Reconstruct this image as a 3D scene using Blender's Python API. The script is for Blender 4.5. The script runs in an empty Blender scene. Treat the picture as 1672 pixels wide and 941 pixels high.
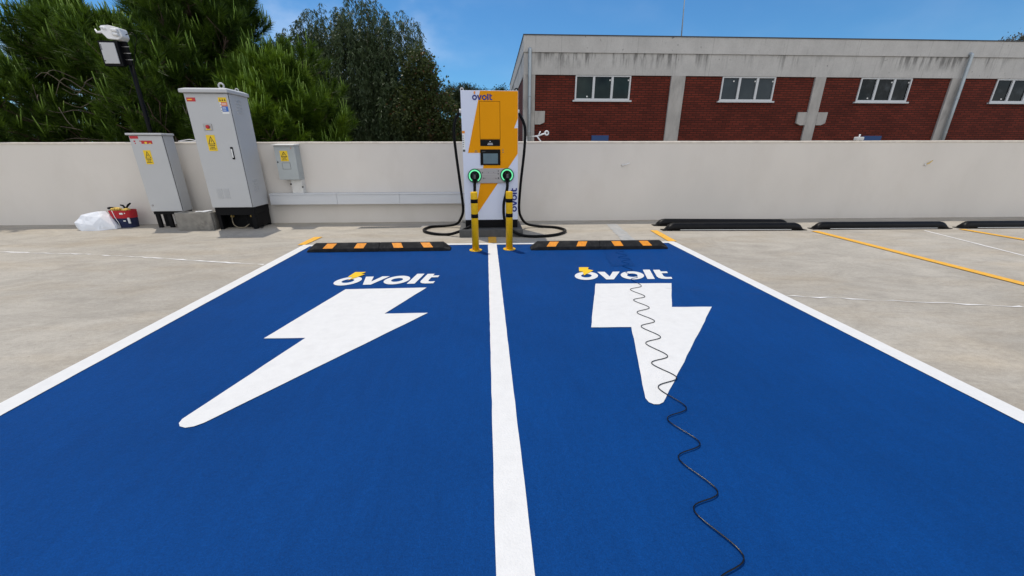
import bpy, bmesh, math, random
import numpy as np
from mathutils import Vector, Matrix, Quaternion
S = bpy.context.scene
C = S.collection
R = math.radians
PI = math.pi

# ------------------------------------------------------------------ camera
cd = bpy.data.cameras.new('camera'); cam = bpy.data.objects.new('camera', cd); C.objects.link(cam)
cd.sensor_width = 36; cd.lens = 36 * 633 / 1672; cd.clip_start = 0.05; cd.clip_end = 2000
cam.location = (0, 0, 1.3); cam.rotation_euler = (R(90 - 19.6), 0, R(-3.66))
S.camera = cam
# ------------------------------------------------------------------ sky, sun, exposure
SHADOW = Vector((0.20, -0.30, -1.0))            # where the shadow of a 1 m post falls
EL = math.atan2(1.0, math.hypot(0.20, 0.30)); AZ = math.atan2(-0.20, 0.30)
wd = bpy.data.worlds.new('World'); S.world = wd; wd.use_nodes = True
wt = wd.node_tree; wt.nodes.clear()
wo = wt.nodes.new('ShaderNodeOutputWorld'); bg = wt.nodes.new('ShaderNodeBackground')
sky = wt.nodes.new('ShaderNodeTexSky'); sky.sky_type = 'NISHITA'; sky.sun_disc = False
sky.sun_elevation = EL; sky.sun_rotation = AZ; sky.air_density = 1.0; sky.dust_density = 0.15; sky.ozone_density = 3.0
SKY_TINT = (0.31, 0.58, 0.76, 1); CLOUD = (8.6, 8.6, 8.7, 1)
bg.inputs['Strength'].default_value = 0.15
def wn(kind, **kw):
    n = wt.nodes.new(kind)
    for k, v_ in kw.items(): setattr(n, k, v_)
    return n
def wrange(src, a, b, lo, hi):
    r = wn('ShaderNodeMapRange'); r.interpolation_type = 'SMOOTHSTEP'
    for k, v_ in (('From Min', a), ('From Max', b), ('To Min', lo), ('To Max', hi)): r.inputs[k].default_value = v_
    wt.links.new(src, r.inputs['Value']); return r.outputs[0]
def wmath(op, a, b):
    m = wn('ShaderNodeMath', operation=op)
    for k, v_ in ((0, a), (1, b)):
        if isinstance(v_, float): m.inputs[k].default_value = v_
        else: wt.links.new(v_, m.inputs[k])
    return m.outputs[0]
tc = wn('ShaderNodeTexCoord'); sep = wn('ShaderNodeSeparateXYZ'); wt.links.new(tc.outputs['Generated'], sep.inputs[0])
def wnoise(scale, loc, sc, rough, det=7):
    mp = wn('ShaderNodeMapping'); mp.inputs['Scale'].default_value = sc; mp.inputs['Location'].default_value = loc
    nz = wn('ShaderNodeTexNoise'); nz.inputs['Scale'].default_value = scale; nz.inputs['Detail'].default_value = det; nz.inputs['Roughness'].default_value = rough
    wt.links.new(tc.outputs['Generated'], mp.inputs['Vector']); wt.links.new(mp.outputs[0], nz.inputs['Vector']); return nz.outputs['Fac']
# a deep clean blue, thin wisps in the north-west, unseen white cloud added behind the camera to brighten the shaded wall
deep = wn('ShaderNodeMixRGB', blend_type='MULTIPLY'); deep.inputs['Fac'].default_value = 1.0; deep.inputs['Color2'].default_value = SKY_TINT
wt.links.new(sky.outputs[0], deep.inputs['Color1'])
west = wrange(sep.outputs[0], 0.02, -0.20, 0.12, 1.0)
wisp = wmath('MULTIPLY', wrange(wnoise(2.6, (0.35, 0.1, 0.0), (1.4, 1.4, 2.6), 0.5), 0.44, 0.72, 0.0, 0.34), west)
fill_cloud = wmath('MULTIPLY', wrange(wnoise(1.7, (2.0, 1.0, 0.0), (1.0, 1.0, 1.6), 0.6), 0.34, 0.56, 0.0, 0.95), wrange(sep.outputs[1], 0.10, -0.35, 0.0, 1.0))
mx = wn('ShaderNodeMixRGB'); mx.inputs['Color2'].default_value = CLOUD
wt.links.new(wmath('MAXIMUM', wisp, fill_cloud), mx.inputs['Fac']); wt.links.new(deep.outputs[0], mx.inputs['Color1'])
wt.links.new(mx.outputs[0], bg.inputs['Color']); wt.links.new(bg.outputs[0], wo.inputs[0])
sl = bpy.data.lights.new('sun', 'SUN'); so = bpy.data.objects.new('sun', sl); C.objects.link(so)
sl.energy = 2.9; sl.angle = R(0.53); sl.color = (1.0, 0.93, 0.82)
so.rotation_euler = SHADOW.to_track_quat('-Z', 'Y').to_euler(); so.location = (-6, 9, 30)
S.view_settings.view_transform = 'Standard'; S.view_settings.look = 'None'
S.view_settings.exposure = 0.0; S.view_settings.gamma = 1.0; S.view_settings.use_curve_mapping = False
S.cycles.max_bounces = 8; S.cycles.diffuse_bounces = 4

# ------------------------------------------------------------------ materials
def nodes(m):
    return m.node_tree.nodes, m.node_tree.links
def mat(name, col, rough=0.6, metal=0.0, var=0.06, scale=8.0, bump=0.0, bscale=80.0, spec=0.5, stretch=(1, 1, 1), dirt=None, dscale=2.0, damt=0.0, coat=0.0):
    """a paint-like surface: base colour with soft noise variation, optional patches of dirt, optional grain"""
    m = bpy.data.materials.new(name); m.use_nodes = True; N, L = nodes(m); b = N['Principled BSDF']
    b.inputs['Roughness'].default_value = rough; b.inputs['Metallic'].default_value = metal
    b.inputs['Specular IOR Level'].default_value = spec; b.inputs['Coat Weight'].default_value = coat
    t = N.new('ShaderNodeTexCoord'); g = N.new('ShaderNodeMapping'); g.inputs['Scale'].default_value = stretch
    L.new(t.outputs['Object'], g.inputs['Vector'])
    n = N.new('ShaderNodeTexNoise'); n.inputs['Scale'].default_value = scale; n.inputs['Detail'].default_value = 6
    L.new(g.outputs[0], n.inputs['Vector'])
    r = N.new('ShaderNodeMapRange'); r.inputs['From Min'].default_value = 0.25; r.inputs['From Max'].default_value = 0.75
    r.inputs['To Min'].default_value = 1 - var; r.inputs['To Max'].default_value = 1 + var
    L.new(n.outputs['Fac'], r.inputs['Value'])
    v = N.new('ShaderNodeVectorMath'); v.operation = 'SCALE'; v.inputs[0].default_value = col[:3]
    L.new(r.outputs[0], v.inputs['Scale'])
    out = v.outputs[0]
    if dirt:
        d = N.new('ShaderNodeTexNoise'); d.inputs['Scale'].default_value = dscale; d.inputs['Detail'].default_value = 8; d.inputs['Roughness'].default_value = 0.65
        L.new(g.outputs[0], d.inputs['Vector'])
        q = N.new('ShaderNodeMapRange'); q.inputs['From Min'].default_value = 0.5; q.inputs['From Max'].default_value = 0.72
        q.inputs['To Max'].default_value = damt; L.new(d.outputs['Fac'], q.inputs['Value'])
        x = N.new('ShaderNodeMixRGB'); x.inputs['Color2'].default_value = (*dirt, 1)
        L.new(q.outputs[0], x.inputs['Fac']); L.new(out, x.inputs['Color1']); out = x.outputs[0]
    L.new(out, b.inputs['Base Color'])
    if bump:
        f = N.new('ShaderNodeTexNoise'); f.inputs['Scale'].default_value = bscale; f.inputs['Detail'].default_value = 4
        L.new(t.outputs['Object'], f.inputs['Vector'])
        u = N.new('ShaderNodeBump'); u.inputs['Strength'].default_value = bump; u.inputs['Distance'].default_value = 0.01
        L.new(f.outputs['Fac'], u.inputs['Height']); L.new(u.outputs[0], b.inputs['Normal'])
    return m

def mat_concrete_ground():
    m = bpy.data.materials.new('deck_concrete'); m.use_nodes = True; N, L = nodes(m); b = N['Principled BSDF']
    b.inputs['Roughness'].default_value = 0.85; b.inputs['Specular IOR Level'].default_value = 0.25
    t = N.new('ShaderNodeTexCoord')
    def noise(scale, detail, st=(1, 1, 1), rot=0.0, rough=0.6, dist=0.0):
        g = N.new('ShaderNodeMapping'); g.inputs['Scale'].default_value = st; g.inputs['Rotation'].default_value = (0, 0, rot)
        L.new(t.outputs['Object'], g.inputs['Vector'])
        n = N.new('ShaderNodeTexNoise'); n.inputs['Scale'].default_value = scale; n.inputs['Detail'].default_value = detail; n.inputs['Roughness'].default_value = rough
        n.inputs['Distortion'].default_value = dist
        L.new(g.outputs[0], n.inputs['Vector']); return n.outputs['Fac']
    def ramp(f, a, bb, lo, hi):
        r = N.new('ShaderNodeMapRange'); r.inputs['From Min'].default_value = a; r.inputs['From Max'].default_value = bb
        r.inputs['To Min'].default_value = lo; r.inputs['To Max'].default_value = hi; L.new(f, r.inputs['Value']); return r.outputs[0]
    def mul(a, c):
        x = N.new('ShaderNodeMath'); x.operation = 'MULTIPLY'; L.new(a, x.inputs[0]); L.new(c, x.inputs[1]); return x.outputs[0]
    big = ramp(noise(0.35, 5), 0.3, 0.7, 0.88, 1.08)
    streak = ramp(noise(1.1, 9, (0.85, 1.25, 1), R(14), 0.68, 2.2), 0.32, 0.70, 1.12, 0.84)
    streak2 = ramp(noise(2.2, 7, (0.6, 1.7, 1), R(-16), 0.7, 2.5), 0.5, 0.74, 1.0, 0.84)
    fine = ramp(noise(30, 5, (0.8, 1.2, 1), R(12), 0.75), 0.25, 0.75, 0.84, 1.14)
    grain = ramp(noise(170, 3), 0.25, 0.75, 0.84, 1.14)
    spk = ramp(noise(22, 2), 0.73, 0.79, 1.0, 0.55)
    k = mul(mul(mul(big, streak), mul(fine, streak2)), mul(grain, spk))
    v = N.new('ShaderNodeVectorMath'); v.operation = 'SCALE'; v.inputs[0].default_value = (0.408, 0.372, 0.316); L.new(k, v.inputs['Scale'])
    tint = N.new('ShaderNodeMixRGB'); tint.blend_type = 'MULTIPLY'; tint.inputs['Color2'].default_value = (0.93, 0.86, 0.76, 1)
    L.new(ramp(noise(0.9, 6, (0.6, 1.6, 1), R(8)), 0.48, 0.72, 0.0, 0.8), tint.inputs['Fac']); L.new(v.outputs[0], tint.inputs['Color1'])
    L.new(tint.outputs[0], b.inputs['Base Color'])
    u = N.new('ShaderNodeBump'); u.inputs['Strength'].default_value = 0.25; u.inputs['Distance'].default_value = 0.006
    L.new(noise(90, 6, (0.8, 1.4, 1), R(12)), u.inputs['Height']); L.new(u.outputs[0], b.inputs['Normal'])
    return m

def mat_blue_paint():
    m = bpy.data.materials.new('blue_floor_paint'); m.use_nodes = True; N, L = nodes(m); b = N['Principled BSDF']
    b.inputs['Roughness'].default_value = 0.68; b.inputs['Specular IOR Level'].default_value = 0.07
    t = N.new('ShaderNodeTexCoord')
    def noise(scale, detail, st=(1, 1, 1), rot=0.0):
        g = N.new('ShaderNodeMapping'); g.inputs['Scale'].default_value = st; g.inputs['Rotation'].default_value = (0, 0, rot)
        L.new(t.outputs['Object'], g.inputs['Vector'])
        n = N.new('ShaderNodeTexNoise'); n.inputs['Scale'].default_value = scale; n.inputs['Detail'].default_value = detail; n.inputs['Roughness'].default_value = 0.6
        L.new(g.outputs[0], n.inputs['Vector']); return n.outputs['Fac']
    def ramp(f, a, bb, lo, hi):
        r = N.new('ShaderNodeMapRange'); r.inputs['From Min'].default_value = a; r.inputs['From Max'].default_value = bb
        r.inputs['To Min'].default_value = lo; r.inputs['To Max'].default_value = hi; L.new(f, r.inputs['Value']); return r.outputs[0]
    def mul(a, c):
        x = N.new('ShaderNodeMath'); x.operation = 'MULTIPLY'; L.new(a, x.inputs[0]); L.new(c, x.inputs[1]); return x.outputs[0]
    k = mul(mul(ramp(noise(0.8, 6), 0.3, 0.7, 0.90, 1.12), ramp(noise(7, 4, (2.4, 0.5, 1)), 0.3, 0.7, 0.95, 1.05)),
            mul(ramp(noise(210, 3), 0.25, 0.75, 0.72, 1.32), ramp(noise(60, 4), 0.3, 0.7, 0.92, 1.08)))
    v = N.new('ShaderNodeVectorMath'); v.operation = 'SCALE'; v.inputs[0].default_value = (0.0015, 0.043, 0.180); L.new(k, v.inputs['Scale'])
    L.new(v.outputs[0], b.inputs['Base Color'])
    u = N.new('ShaderNodeBump'); u.inputs['Strength'].default_value = 0.55; u.inputs['Distance'].default_value = 0.006
    ad = N.new('ShaderNodeMath'); ad.operation = 'ADD'; L.new(noise(120, 4), ad.inputs[0]); L.new(noise(34, 3), ad.inputs[1])
    L.new(ad.outputs[0], u.inputs['Height']); L.new(u.outputs[0], b.inputs['Normal'])
    return m

def mat_brick():
    m = bpy.data.materials.new('red_brick'); m.use_nodes = True; N, L = nodes(m); b = N['Principled BSDF']
    b.inputs['Roughness'].default_value = 0.85; b.inputs['Specular IOR Level'].default_value = 0.2
    t = N.new('ShaderNodeTexCoord'); s = N.new('ShaderNodeSeparateXYZ'); L.new(t.outputs['Object'], s.inputs[0])
    a = N.new('ShaderNodeMath'); a.operation = 'ADD'; L.new(s.outputs[0], a.inputs[0]); L.new(s.outputs[1], a.inputs[1])
    c = N.new('ShaderNodeCombineXYZ'); L.new(a.outputs[0], c.inputs[0]); L.new(s.outputs[2], c.inputs[1])
    k = N.new('ShaderNodeTexBrick'); L.new(c.outputs[0], k.inputs['Vector']); k.inputs['Scale'].default_value = 1.0
    k.inputs['Brick Width'].default_value = 0.26; k.inputs['Row Height'].default_value = 0.0745; k.inputs['Mortar Size'].default_value = 0.013
    k.inputs['Mortar Smooth'].default_value = 0.3; k.inputs['Bias'].default_value = -0.1
    k.inputs['Color1'].default_value = (0.155, 0.027, 0.016, 1); k.inputs['Color2'].default_value = (0.095, 0.017, 0.011, 1); k.inputs['Mortar'].default_value = (0.040, 0.015, 0.011, 1)
    n = N.new('ShaderNodeTexNoise'); n.inputs['Scale'].default_value = 0.9; n.inputs['Detail'].default_value = 6; L.new(t.outputs['Object'], n.inputs['Vector'])
    r = N.new('ShaderNodeMapRange'); r.inputs['From Min'].default_value = 0.3; r.inputs['From Max'].default_value = 0.7; r.inputs['To Min'].default_value = 0.82; r.inputs['To Max'].default_value = 1.2
    L.new(n.outputs['Fac'], r.inputs['Value'])
    v = N.new('ShaderNodeVectorMath'); v.operation = 'SCALE'; L.new(k.outputs['Color'], v.inputs[0]); L.new(r.outputs[0], v.inputs['Scale']); L.new(v.outputs[0], b.inputs['Base Color'])
    u = N.new('ShaderNodeBump'); u.inputs['Strength'].default_value = 0.6; u.inputs['Distance'].default_value = 0.01; u.invert = True
    L.new(k.outputs['Fac'], u.inputs['Height']); L.new(u.outputs[0], b.inputs['Normal'])
    return m

def mat_band():
    """cast concrete fascia: formwork joints, dark weather streaks that run down from the ledge"""
    m = bpy.data.materials.new('fascia_concrete'); m.use_nodes = True; N, L = nodes(m); b = N['Principled BSDF']
    b.inputs['Roughness'].default_value = 0.9; b.inputs['Specular IOR Level'].default_value = 0.2
    t = N.new('ShaderNodeTexCoord'); s = N.new('ShaderNodeSeparateXYZ'); L.new(t.outputs['Object'], s.inputs[0])
    def noise(scale, detail, st=(1, 1, 1)):
        g = N.new('ShaderNodeMapping'); g.inputs['Scale'].default_value = st; L.new(t.outputs['Object'], g.inputs['Vector'])
        n = N.new('ShaderNodeTexNoise'); n.inputs['Scale'].default_value = scale; n.inputs['Detail'].default_value = detail; n.inputs['Roughness'].default_value = 0.65
        L.new(g.outputs[0], n.inputs['Vector']); return n.outputs['Fac']
    def ramp(f, a, bb, lo, hi):
        r = N.new('ShaderNodeMapRange'); r.inputs['From Min'].default_value = a; r.inputs['From Max'].default_value = bb
        r.inputs['To Min'].default_value = lo; r.inputs['To Max'].default_value = hi; L.new(f, r.inputs['Value']); return r.outputs[0]
    def mul(a, c):
        x = N.new('ShaderNodeMath'); x.operation = 'MULTIPLY'; L.new(a, x.inputs[0]); L.new(c, x.inputs[1]); return x.outputs[0]
    zone = mul(ramp(s.outputs[2], 3.9, 4.35, 0, 1), ramp(s.outputs[2], 4.405, 4.42, 1, 0))
    streak = mul(ramp(noise(2.4, 5, (2.6, 1, 0.35)), 0.47, 0.62, 0, 1), zone)
    patch = ramp(noise(0.55, 3, (1, 1, 0.2)), 0.40, 0.54, 0.0, 1)
    st = ramp(mul(streak, patch), 0, 0.7, 1.0, 0.42)
    thin = ramp(noise(3.5, 6, (4.5, 1, 0.25)), 0.58, 0.72, 1.0, 0.70)
    pits = ramp(noise(6.0, 3), 0.68, 0.73, 1.0, 0.45)
    fx = N.new('ShaderNodeMath'); fx.operation = 'DIVIDE'; fx.inputs[1].default_value = 2.62; L.new(s.outputs[0], fx.inputs[0])
    fr_ = N.new('ShaderNodeMath'); fr_.operation = 'FRACT'; L.new(fx.outputs[0], fr_.inputs[0])
    st = mul(st, ramp(fr_.outputs[0], 0.0, 0.010, 0.72, 1.0))
    k = mul(mul(mul(st, thin), ramp(noise(1.2, 8), 0.3, 0.7, 0.88, 1.1)), mul(pits, ramp(noise(30, 4), 0.3, 0.7, 0.94, 1.06)))
    v = N.new('ShaderNodeVectorMath'); v.operation = 'SCALE'; v.inputs[0].default_value = (0.505, 0.49, 0.468); L.new(k, v.inputs['Scale']); L.new(v.outputs[0], b.inputs['Base Color'])
    return m

def mat_leaf(name, c1, c2, trans=0.35, nscale=0.8, dead=None, rough=0.5):
    m = bpy.data.materials.new(name); m.use_nodes = True; N, L = nodes(m); b = N['Principled BSDF']
    b.inputs['Roughness'].default_value = rough; b.inputs['Specular IOR Level'].default_value = 0.35
    g = N.new('ShaderNodeNewGeometry'); t = N.new('ShaderNodeTexCoord')
    n = N.new('ShaderNodeTexNoise'); n.inputs['Scale'].default_value = nscale; n.inputs['Detail'].default_value = 3; L.new(t.outputs['Object'], n.inputs['Vector'])
    a = N.new('ShaderNodeMath'); a.operation = 'MULTIPLY_ADD'; a.inputs[1].default_value = 0.5; L.new(g.outputs['Random Per Island'], a.inputs[0])
    r = N.new('ShaderNodeMapRange'); r.inputs['From Min'].default_value = 0.3; r.inputs['From Max'].default_value = 0.7; r.inputs['To Min'].default_value = -0.1; r.inputs['To Max'].default_value = 0.6
    L.new(n.outputs['Fac'], r.inputs['Value']); L.new(r.outputs[0], a.inputs[2])
    x = N.new('ShaderNodeMixRGB'); x.use_clamp = True; x.inputs['Color1'].default_value = (*c1, 1); x.inputs['Color2'].default_value = (*c2, 1); L.new(a.outputs[0], x.inputs['Fac'])
    out = x.outputs[0]
    if dead:
        w = N.new('ShaderNodeMath'); w.operation = 'GREATER_THAN'; w.inputs[1].default_value = dead[1]; L.new(g.outputs['Random Per Island'], w.inputs[0])
        y = N.new('ShaderNodeMixRGB'); y.inputs['Color2'].default_value = (*dead[0], 1); L.new(w.outputs[0], y.inputs['Fac']); L.new(out, y.inputs['Color1']); out = y.outputs[0]
    L.new(out, b.inputs['Base Color'])
    tr = N.new('ShaderNodeBsdfTranslucent'); L.new(out, tr.inputs['Color'])
    ms = N.new('ShaderNodeMixShader'); ms.inputs[0].default_value = trans
    L.new(b.outputs[0], ms.inputs[1]); L.new(tr.outputs[0], ms.inputs[2]); L.new(ms.outputs[0], N['Material Output'].inputs[0])
    return m

def mat_emit(name, col, st):
    m = bpy.data.materials.new(name); m.use_nodes = True; N, L = nodes(m); b = N['Principled BSDF']
    b.inputs['Base Color'].default_value = (*col, 1); b.inputs['Emission Color'].default_value = (*col, 1); b.inputs['Emission Strength'].default_value = st
    return m

M = dict(
    gap=mat('dark_amber_gap', (0.22, 0.085, 0.004), 0.7, spec=0.1),
    deck=mat_concrete_ground(), blue=mat_blue_paint(), brick=mat_brick(), band=mat_band(),
    earth=mat('dry_earth', (0.16, 0.13, 0.09), 0.95, var=0.3, scale=1.5, bump=0.4, bscale=12),
    white_line=mat('white_road_paint', (0.70, 0.69, 0.67), 0.6, var=0.03, scale=18, bump=0.3, bscale=110, spec=0.3, dirt=(0.52, 0.51, 0.49), dscale=7, damt=0.2),
    yellow_line=mat('yellow_road_paint', (0.78, 0.40, 0.035), 0.65, var=0.10, scale=20, bump=0.3, bscale=110, spec=0.3, dirt=(0.55, 0.42, 0.22), dscale=14, damt=0.45),
    yellow_accent=mat('yellow_logo_paint', (0.80, 0.50, 0.010), 0.6, var=0.04, scale=18, bump=0.2, bscale=110, spec=0.3),
    old_paint=mat('washed_out_grey_paint', (0.34, 0.34, 0.33), 0.8, var=0.18, scale=14, dirt=(0.43, 0.40, 0.37), dscale=6, damt=0.9),
    blue_patch=mat('second_coat_of_blue', (0.0014, 0.040, 0.170), 0.68, var=0.10, scale=60, bump=0.4, bscale=120, spec=0.07),
    filler=mat('white_joint_filler', (0.74, 0.72, 0.69), 0.8, var=0.1, scale=20),
    dark_joint=mat('dark_hairline_joint', (0.006, 0.030, 0.12), 0.8),
    wall=mat('cream_render', (0.69, 0.645, 0.59), 0.85, var=0.045, scale=1.1, bump=0.12, bscale=120, spec=0.2, stretch=(1, 1, 0.6), dirt=(0.59, 0.54, 0.48), dscale=1.6, damt=0.30),
    cap=mat('cement_wall_top', (0.66, 0.60, 0.52), 0.9, var=0.12, scale=9, bump=0.3, bscale=60, spec=0.2),
    skirting=mat('grey_wall_foot', (0.30, 0.29, 0.28), 0.9, var=0.2, scale=12),
    cab=mat('grey_powder_coat', (0.50, 0.505, 0.51), 0.5, var=0.02, scale=4, spec=0.3, dirt=(0.45, 0.45, 0.445), dscale=2.2, damt=0.3),
    cab_box=mat('green_grey_powder_coat', (0.40, 0.43, 0.43), 0.5, var=0.03, scale=5, dirt=(0.30, 0.32, 0.32), dscale=4, damt=0.3),
    trunking=mat('galvanised_steel', (0.60, 0.615, 0.64), 0.42, 0.25, var=0.06, scale=5, stretch=(0.4, 1, 3), dirt=(0.46, 0.45, 0.44), dscale=5, damt=0.25),
    galv_white=mat('white_painted_duct', (0.66, 0.65, 0.62), 0.6, var=0.05, scale=9, dirt=(0.45, 0.42, 0.38), dscale=8, damt=0.4),
    black=mat('black_painted_steel', (0.005, 0.005, 0.006), 0.5, var=0.15, scale=12, spec=0.12),
    rubber=mat('black_rubber', (0.020, 0.020, 0.021), 0.75, var=0.25, scale=25, bump=0.25, bscale=140, spec=0.12, dirt=(0.07, 0.066, 0.062), dscale=12, damt=0.35),
    bump_plastic=mat('black_moulded_plastic', (0.004, 0.004, 0.005), 0.42, var=0.15, scale=20, spec=0.14, dirt=(0.03, 0.028, 0.026), dscale=9, damt=0.2),
    wire=mat('glossy_black_wire', (0.004, 0.004, 0.004), 0.25, spec=0.4),
    cable=mat('black_cable_sheath', (0.003, 0.003, 0.0035), 0.4, var=0.1, scale=30, spec=0.14),
    reflector=mat('orange_reflective_tape', (0.86, 0.30, 0.012), 0.45, var=0.12, scale=26, dirt=(0.45, 0.16, 0.03), dscale=30, damt=0.5),
    bol_yellow=mat('yellow_enamel', (0.80, 0.46, 0.003), 0.45, spec=0.25, var=0.06, scale=14, dirt=(0.45, 0.27, 0.02), dscale=10, damt=0.35),
    bol_black=mat('black_tape_band', (0.004, 0.004, 0.004), 0.5, spec=0.1),
    chg_white=mat('white_charger_panel', (0.66, 0.70, 0.82), 0.42, var=0.015, scale=3, spec=0.4),
    chg_yellow=mat('amber_vinyl_wrap', (0.80, 0.315, 0.002), 0.6, var=0.03, scale=3, spec=0.12),
    logo_blue=mat('navy_lettering', (0.010, 0.020, 0.19), 0.45),
    logo_orange=mat('orange_accent', (0.82, 0.27, 0.012), 0.45),
    glass_black=mat('black_gloss_strip', (0.003, 0.003, 0.004), 0.3, spec=0.15),
    lcd=mat('grey_lcd_glass', (0.10, 0.16, 0.19), 0.3, var=0.12, scale=9),
    steel=mat('brushed_steel', (0.40, 0.38, 0.37), 0.36, 0.8, var=0.14, scale=10, stretch=(0.2, 1, 9)),
    green_ring=mat_emit('green_ring_light', (0.16, 0.86, 0.38), 0.55), dark_green=mat('dark_green_ring', (0.02, 0.14, 0.07), 0.4),
    plinth=mat('charcoal_plinth', (0.075, 0.076, 0.076), 0.8, var=0.18, scale=10, bump=0.2, bscale=60, dirt=(0.13, 0.125, 0.12), dscale=5, damt=0.5),
    block=mat('weathered_cement_block', (0.24, 0.225, 0.20), 0.92, var=0.22, scale=7, bump=0.6, bscale=35, dirt=(0.09, 0.085, 0.078), dscale=5, damt=0.75),
    sign_yellow=mat('yellow_warning_label', (0.82, 0.55, 0.008), 0.4), sign_black=mat('black_print', (0.012, 0.012, 0.012), 0.5),
    sign_red=mat('red_label', (0.50, 0.015, 0.022), 0.4), sign_orange=mat('orange_label', (0.68, 0.17, 0.06), 0.4), sign_blue=mat('blue_label', (0.025, 0.14, 0.50), 0.4), sign_white=mat('white_label', (0.75, 0.75, 0.73), 0.4),
    print_grey=mat('grey_print', (0.22, 0.18, 0.12), 0.6), white_plastic=mat('white_plastic', (0.80, 0.80, 0.80), 0.4, var=0.02),
    alu=mat('white_window_frame', (0.60, 0.61, 0.62), 0.45, var=0.03), pane=mat('dark_window_glass', (0.006, 0.010, 0.011), 0.06, var=0.5, scale=1.2, spec=0.3),
    col=mat('column_concrete', (0.42, 0.40, 0.375), 0.9, var=0.16, scale=2.5, bump=0.3, bscale=40, spec=0.2, dirt=(0.19, 0.185, 0.175), dscale=2.2, damt=0.55, stretch=(1.6, 1, 0.6)),
    pipe=mat('zinc_downpipe', (0.42, 0.46, 0.48), 0.4, 0.4, var=0.08, scale=3), roof=mat('dark_roof_flashing', (0.045, 0.045, 0.048), 0.6),
    pane_tree_refl=mat('glass_painted_tree_reflection', (0.012, 0.020, 0.017), 0.06, var=0.9, scale=1.6, spec=0.25), pane_grey_refl=mat('glass_painted_grey_reflection', (0.045, 0.055, 0.060), 0.08, var=0.25, scale=1.5, spec=0.25), pane_branch_refl=mat('glass_painted_branch_reflection', (0.006, 0.008, 0.008), 0.05, var=0.6, scale=3, spec=0.2, dirt=(0.055, 0.065, 0.070), dscale=2.2, damt=0.8),  # tree, grey and branch reflections are painted into these pane colours
    door_blue=mat('blue_door_paint', (0.010, 0.050, 0.17), 0.5), navy=mat('navy_canvas', (0.010, 0.016, 0.060), 0.85, var=0.2, scale=30, bump=0.3, bscale=200),
    red_cloth=mat('red_canvas', (0.42, 0.012, 0.020), 0.8, var=0.15, scale=30, bump=0.3, bscale=200), glove=mat('yellow_work_glove', (0.62, 0.42, 0.10), 0.85, var=0.25, scale=25, bump=0.4, bscale=120),
    sack=mat('white_woven_plastic', (0.74, 0.76, 0.80), 0.55, var=0.03, scale=20, bump=0.15, bscale=220),
    bark=mat('pine_bark', (0.10, 0.065, 0.045), 0.95, var=0.35, scale=6, bump=0.8, bscale=20, stretch=(1, 1, 0.4)),
    twig=mat('bare_grey_twig', (0.15, 0.12, 0.09), 0.9, var=0.2, scale=6),
    needle=mat_leaf('pine_needles', (0.012, 0.036, 0.004), (0.100, 0.170, 0.014), 0.40, nscale=2.6),
    candle=mat_leaf('pine_candles', (0.11, 0.20, 0.018), (0.22, 0.34, 0.045), 0.3),
    needle_young=mat_leaf('young_pine_needles', (0.024, 0.070, 0.006), (0.160, 0.255, 0.016), 0.45, nscale=2.8),
    weep=mat_leaf('weeping_leaves', (0.024, 0.048, 0.016), (0.105, 0.145, 0.062), 0.36, nscale=2.0),
    broad=mat_leaf('broad_leaves', (0.030, 0.045, 0.012), (0.080, 0.105, 0.025), 0.32, dead=((0.16, 0.07, 0.03), 0.955)),
    dark_leaf=mat_leaf('dark_hedge_leaves', (0.014, 0.025, 0.008), (0.035, 0.055, 0.016), 0.25), far_pine=mat_leaf('far_pine_foliage', (0.020, 0.034, 0.012), (0.045, 0.065, 0.022), 0.25),
    far_leaf=mat_leaf('far_tree_leaves', (0.07, 0.065, 0.045), (0.14, 0.13, 0.09), 0.3),
)

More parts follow.
